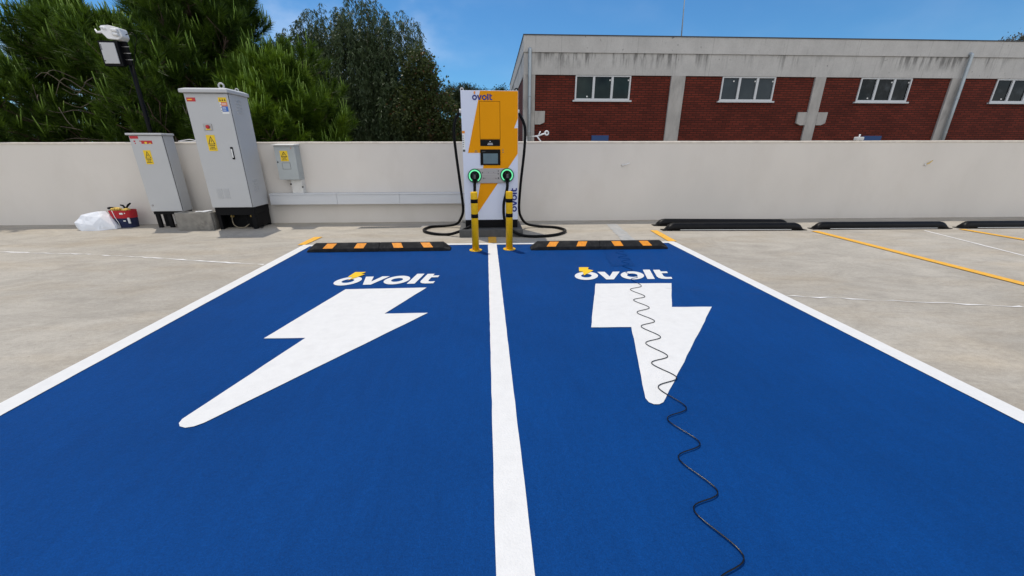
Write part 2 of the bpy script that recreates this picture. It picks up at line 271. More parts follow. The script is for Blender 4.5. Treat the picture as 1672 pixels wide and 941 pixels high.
# ------------------------------------------------------------------ helpers
class MB:
    def __init__(s): s.v = []; s.f = []; s.sm = []
    def add(s, vs, fs, smooth=False):
        o = len(s.v); s.v += [tuple(p) for p in vs]; s.f += [tuple(i + o for i in f) for f in fs]; s.sm += [smooth] * len(fs); return s
    def box(s, x0, x1, y0, y1, z0, z1):
        return s.add([(x0, y0, z0), (x1, y0, z0), (x1, y1, z0), (x0, y1, z0), (x0, y0, z1), (x1, y0, z1), (x1, y1, z1), (x0, y1, z1)],
                     [(0, 3, 2, 1), (4, 5, 6, 7), (0, 1, 5, 4), (1, 2, 6, 5), (2, 3, 7, 6), (3, 0, 4, 7)])
    def flat(s, pts, z):                                   # horizontal sheet, counter-clockwise from above
        if sum(a[0] * b[1] - b[0] * a[1] for a, b in zip(pts, pts[1:] + pts[:1])) < 0: pts = pts[::-1]
        return s.add([(x, y, z) for x, y in pts], [tuple(range(len(pts)))])
    def prism_y(s, pts, y0, y1):                           # outline in XZ, extruded from y0 (front) to y1
        if sum(a[0] * b[1] - b[0] * a[1] for a, b in zip(pts, pts[1:] + pts[:1])) < 0: pts = pts[::-1]
        n = len(pts); return s.add([(x, y0, z) for x, z in pts] + [(x, y1, z) for x, z in pts],
            [tuple(range(n)), tuple(range(2 * n - 1, n - 1, -1))] + [(i, i + n, (i + 1) % n + n, (i + 1) % n) for i in range(n)])
    def prism_x(s, pts, x0, x1):                           # outline in YZ
        if sum(a[0] * b[1] - b[0] * a[1] for a, b in zip(pts, pts[1:] + pts[:1])) < 0: pts = pts[::-1]
        n = len(pts); return s.add([(x1, y, z) for y, z in pts] + [(x0, y, z) for y, z in pts],
            [tuple(range(n)), tuple(range(2 * n - 1, n - 1, -1))] + [(i, i + n, (i + 1) % n + n, (i + 1) % n) for i in range(n)])
    def lathe(s, prof, n=20, c=(0, 0, 0), smooth=True, axis='Z'):
        vs = []; fs = []
        for r, h in prof:
            for k in range(n):
                a = 2 * PI * k / n; x, y, z = r * math.cos(a), r * math.sin(a), h
                if axis == 'Y': x, y, z = x, -z, y        # profile height runs towards the viewer (-Y)
                if axis == 'X': x, y, z = z, x, y
                vs.append((c[0] + x, c[1] + y, c[2] + z))
        for i in range(len(prof) - 1):
            for k in range(n): fs.append((i * n + k, i * n + (k + 1) % n, (i + 1) * n + (k + 1) % n, (i + 1) * n + k))
        s.add(vs, fs, smooth)
        o = len(s.v) - len(vs)
        s.f.append(tuple(o + k for k in reversed(range(n)))); s.sm.append(False)
        s.f.append(tuple(o + (len(prof) - 1) * n + k for k in range(n))); s.sm.append(False)
        return s
    def tube(s, pts, r, n=8, smooth=True):
        pts = [Vector(p) for p in pts]; rs = r if isinstance(r, (list, tuple)) else [r] * len(pts)
        vs = []; fs = []; up = None
        for i, p in enumerate(pts):
            d = (pts[min(i + 1, len(pts) - 1)] - pts[max(i - 1, 0)]).normalized()
            if up is None:
                up = Vector((0, 0, 1)) if abs(d.z) < 0.9 else Vector((1, 0, 0))
            a = d.cross(up)
            if a.length < 1e-5: a = d.cross(Vector((0.3, 0.7, 0.2)))
            a.normalize(); b = a.cross(d); up = b
            for k in range(n):
                t = 2 * PI * k / n; vs.append(p + (a * math.cos(t) + b * math.sin(t)) * rs[i])
        for i in range(len(pts) - 1):
            for k in range(n): fs.append((i * n + k, (i + 1) * n + k, (i + 1) * n + (k + 1) % n, i * n + (k + 1) % n))
        fs2 = [tuple(range(n)), tuple((len(pts) - 1) * n + k for k in reversed(range(n)))]
        s.add(vs, fs, smooth); o = len(s.v) - len(vs)
        for f in fs2: s.f.append(tuple(o + k for k in f)); s.sm.append(False)
        return s
    def build(s, name, m, parent=None, bevel=0.0, seg=2, world=True):
        me = bpy.data.meshes.new(name); off = Vector((0, 0, 0))
        if parent is not None and world:
            off = Vector(parent.location)
            if parent.parent: off = off + Vector(parent.parent.location)
        me.from_pydata([tuple(Vector(v) - off) for v in s.v] if off.length else s.v, [], s.f)
        me.polygons.foreach_set('use_smooth', s.sm); me.materials.append(M[m] if isinstance(m, str) else m); me.update()
        o = bpy.data.objects.new(name, me); C.objects.link(o)
        if parent is not None: o.parent = parent
        if bevel:
            b = o.modifiers.new('bevel', 'BEVEL'); b.width = bevel; b.segments = seg; b.limit_method = 'ANGLE'; b.angle_limit = R(40); b.harden_normals = False
        return o
def tag(o, label, cat, group=None, kind=None):
    if label: o['label'] = label
    if cat: o['category'] = cat
    if group: o['group'] = group
    if kind: o['kind'] = kind
    return o
def thing(name, label, cat, loc=(0, 0, 0), group=None, rz=0.0):
    o = bpy.data.objects.new(name, None); C.objects.link(o); o.location = loc; o.rotation_euler = (0, 0, rz); o.empty_display_size = 0.2
    return tag(o, label, cat, group)
def struct(o): o['kind'] = 'structure'; return o
def dup(root, loc, label, rz=None):
    r = root.copy(); C.objects.link(r); r.location = loc
    if rz is not None: r.rotation_euler = (0, 0, rz)
    r['label'] = label
    for ch in list(root.children):
        c = ch.copy(); C.objects.link(c); c.parent = r
        for g in list(ch.children):
            d = g.copy(); C.objects.link(d); d.parent = c
    return r
def smooth_path(pts, n=8):
    """Catmull-Rom through the points"""
    P = [Vector(p) for p in pts]; P = [P[0] * 2 - P[1]] + P + [P[-1] * 2 - P[-2]]; out = []
    for i in range(1, len(P) - 2):
        a, b, c, d = P[i - 1:i + 3]
        for k in range(n):
            t = k / n; out.append(0.5 * ((2 * b) + (c - a) * t + (2 * a - 5 * b + 4 * c - d) * t * t + (3 * b - a - 3 * c + d) * t ** 3))
    out.append(P[-2]); return out
def rough_edge(pts, step=0.05, amp=0.003, seed=1):
    rnd = random.Random(seed); out = []
    for a, b in zip(pts, pts[1:] + pts[:1]):
        d = math.dist(a, b); n = max(1, int(d / step)); nx, ny = -(b[1] - a[1]) / d, (b[0] - a[0]) / d
        for k in range(n):
            t = k / n; j = rnd.uniform(-amp, amp) if k else 0
            out.append((a[0] + (b[0] - a[0]) * t + nx * j, a[1] + (b[1] - a[1]) * t + ny * j))
    return out
WS = -0.015                                                # the wall runs almost square to the bays
def wy(x): return 7.52 + WS * x                            # front face of the wall

# ------------------------------------------------------------------ ground
struct(MB().flat([(-400, -300), (400, -300), (400, 700), (-400, 700)], -0.06).build('terrain', 'earth'))
struct(MB().box(-30, 40, -14, 7.95, -0.05, 0.0).build('ground', 'deck'))
LX, CX, RX = -2.593, 0.067, 2.727                          # centre lines of the three white lines
YB = 5.52                                                  # bays end here
def yb(x): return YB - 0.022 * x
struct(MB().flat([(LX, -1.5), (CX, -1.5), (CX, yb(CX)), (LX, yb(LX))], 0.004).build('parking_bay', 'blue'))
struct(MB().flat([(CX, -1.5), (RX, -1.5), (RX, yb(RX)), (CX, yb(CX))], 0.004).build('parking_bay', 'blue'))
def line(name, m, pts, label, group=None, z=0.008, amp=0.0012, seed=1):
    return tag(MB().flat(rough_edge(pts, 0.09, amp, seed), z).build(name, m), label, 'ground marking', group)
hw = 0.063
line('white_line', 'white_line', [(LX - hw, -1.5), (LX + hw, -1.5), (LX + hw, yb(LX)), (LX - hw, yb(LX))], 'white line along the left edge of the left blue bay', 'white lines round the blue bays')
line('white_line', 'white_line', [(CX - hw, -1.5), (CX + hw, -1.5), (CX + hw, yb(CX)), (CX - hw, yb(CX))], 'white line down the middle between the two blue bays', 'white lines round the blue bays', seed=2)
line('white_line', 'white_line', [(RX - hw, -1.5), (RX + hw, -1.5), (RX + hw, yb(RX)), (RX - hw, yb(RX))], 'white line along the right edge of the right blue bay', 'white lines round the blue bays', seed=3)
x0, x1 = LX - hw, RX + hw
line('white_line', 'white_line', [(x0, yb(x0) + 0.002), (x1, yb(x1) + 0.002), (x1, yb(x1) + 0.09), (x0, yb(x0) + 0.09)], 'thin white line across the far end of both blue bays', 'white lines round the blue bays', seed=4)
# yellow lines of the old car park
YG = 'yellow bay lines on the grey concrete'
line('yellow_line', 'yellow_line', [(-2.745, yb(-2.7) + 0.095), (-2.635, yb(-2.7) + 0.095), (-2.60, 6.22), (-2.73, 6.22)], 'short yellow line stub at the far left corner of the blue bays', YG, seed=5)
line('yellow_line', 'yellow_line', [(0.012, 5.62), (0.135, 5.62), (0.135, 6.04), (0.012, 6.04)], 'short faded yellow line stub in front of the charger plinth', YG, seed=6)
line('yellow_line', 'yellow_line', [(2.715, 5.56), (2.84, 5.56), (2.89, 6.40), (2.775, 6.41)], 'short yellow line stub at the far right corner of the blue bays', YG, seed=7)
line('yellow_line', 'yellow_line', [(5.30, -2.0), (5.42, -2.0), (5.60, 6.17), (5.475, 6.18)], 'long yellow line running from between the two nearest black bumpers', YG, seed=8)
line('yellow_line', 'yellow_line', [(8.10, -2.0), (8.22, -2.0), (8.27, 6.16), (8.15, 6.17)], 'yellow line at the far right edge beside the rightmost bumper', YG, seed=9)
tag(MB().flat(rough_edge([(7.44, 6.11), (7.48, 6.11), (6.99, 4.46), (6.60, 3.1), (6.56, 3.1), (6.95, 4.46)], 0.08, 0.006, 10), 0.004).build('chalk_line', 'filler'), 'thin white chalk line on concrete right of the long yellow line', 'ground marking')
tag(MB().flat(rough_edge([(2.20, 7.05), (2.40, 7.04), (2.24, 5.56), (2.03, 5.565)], 0.05, 0.012, 11), 0.004).build('faded_stripe', 'old_paint'), 'washed out grey stripe on concrete behind the right wheel stop', 'ground marking')
tag(MB().flat(rough_edge([(1.58, 5.10), (1.86, 5.10), (1.74, 4.30), (1.45, 4.33)], 0.05, 0.015, 12), 0.008).build('paint_patch', 'blue_patch'), 'darker blue repainted patch in front of the right wheel stop', 'ground marking')
# the long cracked joint filled with white, on both sides of the bays; a hairline carries on through the paint
def ragged(pts, w, seed, z, name, m, label, cat):
    rnd = random.Random(seed); mb = MB()
    for a, b in zip(pts, pts[1:]):
        n = int(math.dist(a, b) / 0.09); prev = None
        for k in range(n + 1):
            t = k / n; x = a[0] + (b[0] - a[0]) * t; y = a[1] + (b[1] - a[1]) * t + rnd.uniform(-1, 1) * w * 0.5
            ww = w * rnd.choice([0.06, 0.12, 0.3, 0.7, 1.0, 1.2, 0.5])
            if prev: mb.flat([prev[0], (x, y - ww / 2), (x, y + ww / 2), prev[1]], z)
            prev = ((x, y - ww / 2), (x, y + ww / 2))
    return tag(mb.build(name, m), label, cat)
ragged([(-9.5, 6.15), (-6.57, 5.52), (-5.24, 5.32), (-2.69, 4.66)], 0.034, 3, 0.004, 'floor_joint', 'filler', 'white filled joint crossing the concrete left of the blue bays', 'floor joint')
ragged([(2.80, 3.255), (4.68, 2.86), (7.5, 2.3)], 0.030, 4, 0.004, 'floor_joint', 'filler', 'white filled joint crossing the concrete right of the blue bays', 'floor joint')
ragged([(1.75, 3.52), (2.65, 3.27)], 0.006, 6, 0.008, 'floor_joint', 'dark_joint', 'faint dark hairline in blue paint beside the right white line', 'floor joint')
ragged([(-2.52, 2.78), (-2.08, 3.9), (-1.95, 4.2)], 0.007, 7, 0.008, 'floor_joint', 'dark_joint', 'faint dark hairline in blue paint beside the left white line', 'floor joint')

# lightning bolts painted on the floor
BL = [(-1.406, 3.69), (-0.617, 3.69), (-0.876, 3.052), (-0.515, 3.046), (-1.415, 1.745), (-1.443, 1.705), (-1.475, 1.680), (-1.510, 1.672), (-1.545, 1.685), (-1.567, 1.71), (-1.574, 1.742), (-1.563, 1.785), (-1.343, 2.635), (-1.642, 2.646)]
BR = [(1.096, 3.70), (1.880, 3.665), (1.595, 3.040), (1.946, 3.023), (0.962, 1.755), (0.935, 1.722), (0.905, 1.706), (0.876, 1.708), (0.856, 1.728), (0.852, 1.765), (0.862, 1.80), (1.097, 2.664), (0.785, 2.678)]
BG = 'white lightning bolts on the blue bays'
line('lightning_bolt', 'white_line', BL, 'clean white lightning bolt painted on the left blue bay', BG, amp=0.0015)
line('lightning_bolt', 'white_line', BR, 'white lightning bolt painted on the right blue bay, under a wavy black cable', BG, amp=0.0025, seed=21)

# lettering: a word of five letters, 1.02 wide, x-height 0.27, ascender 0.335
def ring(cx, cy, rx, ry, ix, iy, n=36):
    o = [(cx + rx * math.cos(2 * PI * k / n), cy + ry * math.sin(2 * PI * k / n)) for k in range(n)]
    i = [(cx + ix * math.cos(2 * PI * k / n), cy + iy * math.sin(2 * PI * k / n)) for k in range(n)]
    return [[o[k], o[(k + 1) % n], i[(k + 1) % n], i[k]] for k in range(n)]
def word(thin=0.0):
    P = []
    P += ring(0.10, 0.135, 0.128, 0.142, 0.058 + thin, 0.062 + thin)
    t = thin * 0.8
    P.append([(0.225, 0.27), (0.308 - t, 0.27), (0.354, 0.10 - t), (0.400 + t, 0.27), (0.479, 0.27), (0.392, 0.0), (0.312, 0.0)])
    P += ring(0.606, 0.135, 0.128, 0.142, 0.058 + thin, 0.062 + thin)
    P.append([(0.752, 0.0), (0.832 - t, 0.0), (0.832 - t, 0.335), (0.752, 0.335)])
    P.append([(0.868, 0.325), (0.945 - t, 0.325), (0.945 - t, 0.262), (1.015, 0.262), (1.015, 0.200 + t), (0.945 - t, 0.200 + t), (0.945 - t, 0.095), (0.953 - t, 0.070), (0.975, 0.060 - t * .4), (1.022, 0.062 - t * .4), (1.022, 0.0), (0.945, -0.004), (0.905, 0.008), (0.880, 0.035), (0.868, 0.08)])
    return P
def floor_word(x, y, slant, tilt, accent, label):
    root = thing('painted_lettering', label, 'ground marking', (x + 0.45, y, 0.0), 'lettering painted on the blue bays')
    mb = MB()
    for p in word(): mb.flat([(x + a + slant * b, y + b + tilt * a) for a, b in p], 0.008)
    mb.build('white_letters', 'white_line', root)
    MB().flat(accent, 0.012).build('bolt_accent', 'yellow_accent', root)
floor_word(-1.590, 3.815, 0.16, 0.006, [(-1.486, 4.255), (-1.366, 4.250), (-1.398, 4.170), (-1.352, 4.166), (-1.475, 3.957), (-1.452, 4.068), (-1.512, 4.081)], 'white lettering with a yellow bolt accent, painted on the left blue bay')
floor_word(0.935, 3.838, 0.24, -0.030, [(1.055, 4.28), (1.167, 4.275), (1.142, 4.195), (1.192, 4.149), (1.040, 3.972), (1.060, 4.112), (1.022, 4.125)], 'white lettering with a yellow bolt accent, painted on the right blue bay')

# wavy black cable on the right bay
W = [(1.83, 5.0), (1.700, 4.93), (1.80, 4.78), (1.66, 4.70), (1.781, 4.60), (1.635, 4.50), (1.697, 4.391), (1.586, 4.315), (1.646, 4.150), (1.536, 4.056), (1.604, 3.886), (1.51, 3.81), (1.533, 3.588), (1.385, 3.493), (1.456, 3.300), (1.315, 3.215), (1.388, 3.031), (1.242, 2.933), (1.319, 2.754), (1.173, 2.662), (1.248, 2.478), (1.101, 2.389), (1.177, 2.204), (1.033, 2.121), (1.117, 1.947), (0.963, 1.856), (1.034, 1.663), (0.892, 1.579), (0.968, 1.402), (0.825, 1.320), (0.898, 1.135), (0.760, 1.060), (0.837, 0.876), (0.70, 0.79), (0.77, 0.60), (0.63, 0.50)]
WP = []
for i, (x, y) in enumerate(W):
    WP.append((x, y, 0.0125))
WP = smooth_path(WP, 10); ci = 10 * 11 + 6
t = thing('cable', 'thin wavy black cable lying along the right blue bay', 'cable', (1.2, 2.4, 0.0))
MB().tube(WP[ci:], 0.0027, 8).build('bare_length', 'wire', t)
MB().tube([(p.x, p.y, 0.0095) for p in WP[:ci]], 0.0036, 8).build('painted_over_length', 'blue_patch', t)

# drain slots in the concrete by the wall
dr = MB()
for k in range(26):
    x = -2.26 + k * 0.0415; y = 6.99 + 0.025 * (k / 26)
    dr.flat([(x, y - 0.075), (x + 0.024, y - 0.075), (x + 0.047, y + 0.06), (x + 0.023, y + 0.06)], 0.006)
g_ = thing('drain_grate', 'slotted drain grate in the concrete between wall and left wheel stop', 'drain', (-1.73, 7.02, 0))
dr.build('slots', 'black', g_); MB().flat([(-2.29, 6.90), (-1.17, 6.925), (-1.13, 7.085), (-2.26, 7.06)], 0.003).build('frame', 'old_paint', g_)

# ------------------------------------------------------------------ wall
t = thing('boundary_wall', 'low cream rendered wall behind the charger and cabinets', 'wall', (0, wy(0), 0))
wb = MB(); n = 40; xs = [-29 + 68 * k / n for k in range(n + 1)]
def wtop(x): return 1.428 + 0.0028 * x
v = []; f = []
for x in xs:
    y = wy(x); v += [(x, y, 0), (x, y, wtop(x) - 0.02), (x, y + 0.22, wtop(x) - 0.02), (x, y + 0.22, 0)]
for i in range(n):
    a = 4 * i; b = a + 4
    f += [(a, b, b + 1, a + 1), (a + 1, b + 1, b + 2, a + 2), (a + 2, b + 2, b + 3, a + 3)]
f += [(0, 1, 2, 3), (4 * n + 3, 4 * n + 2, 4 * n + 1, 4 * n)]
wb.add(v, f); wb.build('wall_face', 'wall', t)
cp = MB(); rnd = random.Random(5)
v = []; f = []; n = 160; xs = [-29 + 68 * k / n for k in range(n + 1)]
for x in xs:
    y = wy(x); z = wtop(x) + rnd.uniform(-0.002, 0.003); z0 = wtop(x) - 0.0195
    v += [(x, y - 0.006, z0), (x, y - 0.006, z + 0.006), (x, y + 0.008, z + 0.018), (x, y + 0.215, z + 0.020), (x, y + 0.226, z0)]
for i in range(n):
    a = 5 * i; b = a + 5
    for k in range(5): f.append((a + k, b + k, b + (k + 1) % 5, a + (k + 1) % 5))
cp.add(v, f); cp.build('coping', 'cap', t)
for k, (x, z, ang, lab) in enumerate([(2.56, 1.03, 20, 'small white anchor loop on the wall above the nearest bumper'), (8.53, 1.03, 38, 'small white anchor strap at the far right of the wall')]):
    h = thing('wall_anchor', lab, 'anchor', (x, wy(x), z), 'anchors on the wall')
    c_, s_ = math.cos(R(ang)), math.sin(R(ang)); y = wy(x) - 0.012
    MB().lathe([(0.022, 0.0), (0.022, 0.02), (0.012, 0.024)], 12, (x, wy(x) - 0.001, z), axis='Y').build('socket', 'galv_white', h)
    MB().tube([(x, y, z), (x + 0.05 * c_, y - 0.025, z + 0.05 * s_), (x + 0.13 * c_, y - 0.02, z + 0.13 * s_)], [0.008, 0.011, 0.006], 6).build('strap', 'glove' if k else 'white_plastic', h)
wc = MB().tube(smooth_path([(-5.40, 7.66, wtop(-5.4) + 0.03), (-5.30, 7.64, wtop(-5.4) + 0.045), (-5.20, 7.66, wtop(-5.4) + 0.06), (-5.12, 7.70, wtop(-5.4) + 0.04), (-5.16, 7.66, wtop(-5.4) + 0.028), (-5.36, 7.64, wtop(-5.4) + 0.026)], 6), 0.007, 6)
tag(wc.build('cable_end', 'white_plastic'), 'loose white cable end lying on the wall top between the cabinets', 'cable')

# ------------------------------------------------------------------ electrical cabinets
def warn(mb_y, mb_k, x0, x1, z0, z1, y, split=0.42):
    """yellow rectangle with a black triangle, a bolt and rows of tiny print"""
    mb_y.box(x0, x1, y - 0.003, y - 0.0002, z0, z1)
    w = x1 - x0; h = z1 - z0; cx = (x0 + x1) / 2; yy = y - 0.0045; zb = z0 + h * split; zt = z1 - h * 0.06
    def tri(a, b): return [(cx - w * a, zb + b), (cx + w * a, zb + b), (cx, zt - b * 2)]
    o, i = tri(0.40, 0), tri(0.29, w * 0.07)
    for k in range(3): mb_k.prism_y([o[k], o[(k + 1) % 3], i[(k + 1) % 3], i[k]], yy, y - 0.0028)
    hz = zt - zb
    mb_k.prism_y([(cx + w * .02, zb + hz * .62), (cx - w * .07, zb + hz * .36), (cx, zb + hz * .38), (cx - w * .03, zb + hz * .17), (cx + w * .08, zb + hz * .44), (cx + w * .01, zb + hz * .42)], yy, y - 0.0028)
    for r_ in range(3):
        z = z0 + h * (0.31 - 0.105 * r_); m_ = (0.32, 0.25, 0.36)[r_]
        x = cx - w * m_
        while x < cx + w * m_ - 0.004:
            l = random.Random(int(x * 9999) + r_).uniform(0.06, 0.16) * w; mb_k.box(x, min(x + l, cx + w * m_), yy, y - 0.0028, z, z + h * 0.055); x += l + w * 0.045
# tall cabinet
X0, X1, Y0, Y1, Z0, Z1 = -4.64, -3.985, 6.95, 7.49, 0.375, 2.13
t = thing('tall_cabinet', 'tall grey electrical cabinet with eyebolts, a red button and a black handle', 'cabinet', ((X0 + X1) / 2, 7.22, 0))
body = MB().box(X0, X1, Y0 + 0.034, Y1, Z0, Z1).build('body', 'cab', t, 0.006)
MB().box(X0 + 0.008, X1 - 0.008, Y0 + 0.0195, Y0 + 0.0335, Z0 + 0.012, Z1 - 0.01).build('gasket', 'black', t)
door = MB().box(X0 + 0.004, X1 - 0.004, Y0, Y0 + 0.019, Z0 + 0.006, Z1 - 0.004).build('door', 'cab', t, 0.005)
hd = MB().box(-4.125, -4.085, Y0 - 0.008, Y0 - 0.0005, 1.155, 1.345).build('handle', 'black', door, 0.004)
MB().box(-4.117, -4.095, Y0 - 0.018, Y0 - 0.0085, 1.18, 1.315).build('lever', 'sign_white', t, 0.004)
lid = MB().add([(X0 - 0.032, Y0 - 0.05, Z1 + 0.002), (X1 + 0.030, Y0 - 0.05, Z1 + 0.002), (X1 + 0.030, Y1 + 0.01, Z1 + 0.002), (X0 - 0.032, Y1 + 0.01, Z1 + 0.002),
                (X0 - 0.032, Y0 - 0.05, Z1 + 0.05), (X1 + 0.030, Y0 - 0.05, Z1 + 0.05), (X1 + 0.030, Y1 + 0.01, Z1 + 0.05), (X0 - 0.032, Y1 + 0.01, Z1 + 0.05),
                (X0 + 0.02, Y0 + 0.03, Z1 + 0.075), (X1 - 0.02, Y0 + 0.03, Z1 + 0.075), (X1 - 0.02, Y1 - 0.05, Z1 + 0.075), (X0 + 0.02, Y1 - 0.05, Z1 + 0.075)],
               [(0, 3, 2, 1), (0, 1, 5, 4), (1, 2, 6, 5), (2, 3, 7, 6), (3, 0, 4, 7), (4, 5, 9, 8), (5, 6, 10, 9), (6, 7, 11, 10), (7, 4, 8, 11), (8, 9, 10, 11)]).build('rain_lid', 'cab', t, 0.008)
for ex, ey in ((-4.09, 7.02), (-4.09, 7.42), (-4.55, 7.42), (-4.35, 7.42)):
    big = ey < 7.2
    r_ = 0.038 if big else 0.026
    MB().tube([(ex + r_ * math.cos(a), ey, Z1 + 0.075 + r_ * 0.9 + r_ * math.sin(a)) for a in [2 * PI * k / 16 for k in range(17)]], 0.013 if big else 0.008, 8).build('eyebolt', 'cab', t)
MB().box(X0 + 0.03, X0 + 0.16, Y0 - 0.003, Y0 - 0.0003, 2.01, 2.065).build('red_label', 'sign_red', t)
mb = MB(); mb.box(X0 + 0.045, X0 + 0.11, Y0 - 0.0045, Y0 - 0.0028, 2.03, 2.045).build('label_print', 'sign_yellow', t)
# safety notice at the top right: yellow, orange, blue and white strips
sx0, sx1 = -4.13, -4.02
MB().box(sx0 - 0.012, sx1, Y0 - 0.003, Y0 - 0.0003, 2.005, 2.07).build('notice_strip', 'sign_yellow', t)
MB().box(sx0 + 0.02, sx1, Y0 - 0.003, Y0 - 0.0003, 1.945, 2.002).build('notice_strip', 'sign_orange', t)
MB().box(sx0 + 0.02, sx1, Y0 - 0.003, Y0 - 0.0003, 1.868, 1.942).build('notice_strip', 'sign_blue', t)
MB().box(sx0 - 0.002, sx0 + 0.018, Y0 - 0.003, Y0 - 0.0003, 1.868, 2.002).build('notice_strip', 'sign_white', t)
MB().box(sx0 + 0.01, sx1 + 0.004, Y0 - 0.003, Y0 - 0.0003, 1.835, 1.865).build('notice_strip', 'sign_white', t)
mb = MB()
for z in (1.98, 1.962, 1.925, 1.905, 1.885): mb.box(sx0 + 0.03, sx1 - 0.012 - 0.02 * ((z * 1000) % 2), Y0 - 0.0045, Y0 - 0.0028, z, z + 0.007)
mb.build('notice_print', 'sign_white', t)
mb = MB()
for x in (-4.125, -4.09, -4.055): mb.prism_y([(x, 2.02), (x + 0.024, 2.02), (x + 0.012, 2.055)], Y0 - 0.0045, Y0 - 0.0028)
for z in (1.885, 1.925, 1.965): mb.lathe([(0.006, 0.0028), (0.006, 0.0045)], 8, (sx0 + 0.008, Y0, z), axis='Y')
mb.build('notice_symbols', 'sign_black', t)
bt = MB().box(-4.455, -4.325, Y0 - 0.010, Y0 - 0.0003, 1.595, 1.690).build('button_plate', 'steel', t, 0.002)
MB().lathe([(0.028, 0.0105), (0.028, 0.022), (0.02, 0.028)], 16, (-4.388, Y0, 1.645), axis='Y').build('red_button', 'sign_red', t)
MB().box(-4.425, -4.355, Y0 - 0.012, Y0 - 0.0102, 1.599, 1.617).build('button_label', 'sign_yellow', t)
ym, km = MB(), MB(); warn(ym, km, -4.458, -4.325, 1.285, 1.525, Y0); ym.build('warning_sign', 'sign_yellow', t); km.build('warning_print', 'sign_black', t)
mb = MB()
for gx in (-4.50, -4.39):
    for k in range(9): mb.box(gx, gx + 0.085, Y0 - 0.005, Y0 - 0.0003, 0.53 + k * 0.0185, 0.54 + k * 0.0185)
mb.build('vent_louvres', 'cab', t)
mb = MB()
for base in (1.86, 0.62):
    for k in range(5):
        for j in range(2): mb.box(X1 + 0.0003, X1 + 0.008, 7.12 + 0.09 * j, 7.12 + 0.09 * j + 0.07, base + k * 0.045, base + k * 0.045 + 0.02)
mb.build('side_louvres', 'cab', t)
fr = MB().box(X0 + 0.015, X1 - 0.015, Y0 + 0.03, Y1 - 0.01, 0.245, Z0 - 0.002)
for lx in (X0 + 0.02, X1 - 0.075):
    for ly in (Y0 + 0.04, Y1 - 0.07): fr.box(lx, lx + 0.055, ly, ly + 0.055, 0.0, 0.247)
fr.box(X0 + 0.022, X1 - 0.022, 7.20, 7.22, 0.0, 0.246); fr.box(X0 + 0.022, X0 + 0.04, 7.05, 7.42, 0.0, 0.246); fr.box(X1 - 0.04, X1 - 0.022, 7.05, 7.42, 0.03, 0.246)  # black back and side plates added to stand in for shade under the cabinet
fr.build('base_frame_shade_plates', 'black', t, 0.004)
for k, (xa, xb) in enumerate(((-4.45, -4.12), (-4.20, -3.90))):
    MB().tube(smooth_path([(xa, 7.12, 0.27), (xa + 0.02, 7.06, 0.10), (xa + 0.10, 7.02, 0.035), ((xa + xb) / 2 + 0.06, 7.00, 0.03), (xb - 0.03, 7.04, 0.08 if k == 0 else 0.012)], 6), 0.008, 6).build('wire', 'print_grey' if k == 0 else 'cable', t)
for x in (-4.46, -4.13): MB().lathe([(0.024, 0.0), (0.03, 0.015), (0.022, 0.03), (0.022, 0.05)], 10, (x, 7.13, 0.19)).build('cable_gland', 'glove', t)
# low cabinet
X0, X1, Y0, Y1, Z0, Z1 = -5.835, -5.315, 7.20, 7.45, 0.285, 1.525
t = thing('low_cabinet', 'shorter grey electrical cabinet on black legs beside the tool bag', 'cabinet', ((X0 + X1) / 2, 7.33, 0))
MB().box(X0, X1, Y0 + 0.030, Y1, Z0, Z1).build('body', 'cab', t, 0.006)
MB().box(X0 + 0.008, X1 - 0.008, Y0 + 0.0175, Y0 + 0.0295, Z0 + 0.012, Z1 - 0.01).build('gasket', 'black', t)
d2 = MB().box(X0 + 0.004, X1 - 0.004, Y0, Y0 + 0.017, Z0 + 0.006, Z1 - 0.004).build('door', 'cab', t, 0.005)
MB().lathe([(0.014, 0.0005), (0.014, 0.008), (0.006, 0.010)], 12, (X0 + 0.05, Y0, 0.395), axis='Y').build('lock', 'steel', d2)
MB().box(X0 - 0.025, X1 + 0.022, Y0 - 0.03, Y1 + 0.008, Z1 + 0.002, Z1 + 0.035).build('rain_lid', 'cab', t, 0.010)
MB().box(X0 + 0.015, X0 + 0.145, Y0 - 0.003, Y0 - 0.0003, 1.475, 1.516).build('red_label', 'sign_red', t)
MB().box(X0 + 0.175, X0 + 0.345, Y0 - 0.003, Y0 - 0.0003, 1.395, 1.445).build('torn_sticker', 'sign_red', t)
mb = MB().box(X0 + 0.225, X0 + 0.262, Y0 - 0.0045, Y0 - 0.0028, 1.395, 1.425); mb.box(X0 + 0.29, X0 + 0.325, Y0 - 0.0045, Y0 - 0.0028, 1.395, 1.408); mb.build('sticker_remnant', 'sign_yellow', t)
mb = MB().box(X0 + 0.06, X0 + 0.085, Y0 - 0.003, Y0 - 0.0003, 1.425, 1.445); mb.box(X0 + 0.07, X0 + 0.084, Y0 - 0.003, Y0 - 0.0003, 1.395, 1.412); mb.box(X0 + 0.150, X0 + 0.170, Y0 - 0.003, Y0 - 0.0003, 1.43, 1.445); mb.build('sticker_scraps', 'sign_red', t)
ym, km = MB(), MB(); warn(ym, km, X0 + 0.16, X0 + 0.275, 1.075, 1.295, Y0); ym.build('warning_sign', 'sign_yellow', t); km.build('warning_print', 'sign_black', t)
fr = MB().box(X0 + 0.01, X1 - 0.01, Y0 + 0.02, Y1 - 0.01, 0.235, Z0 - 0.002)
for lx in (X0 + 0.02, X0 + 0.21, X1 - 0.09):
    for ly in (Y0 + 0.03, Y1 - 0.06): fr.box(lx, lx + 0.065, ly, ly + 0.04, 0.0, 0.237)
fr.build('leg_frame', 'black', t, 0.004)
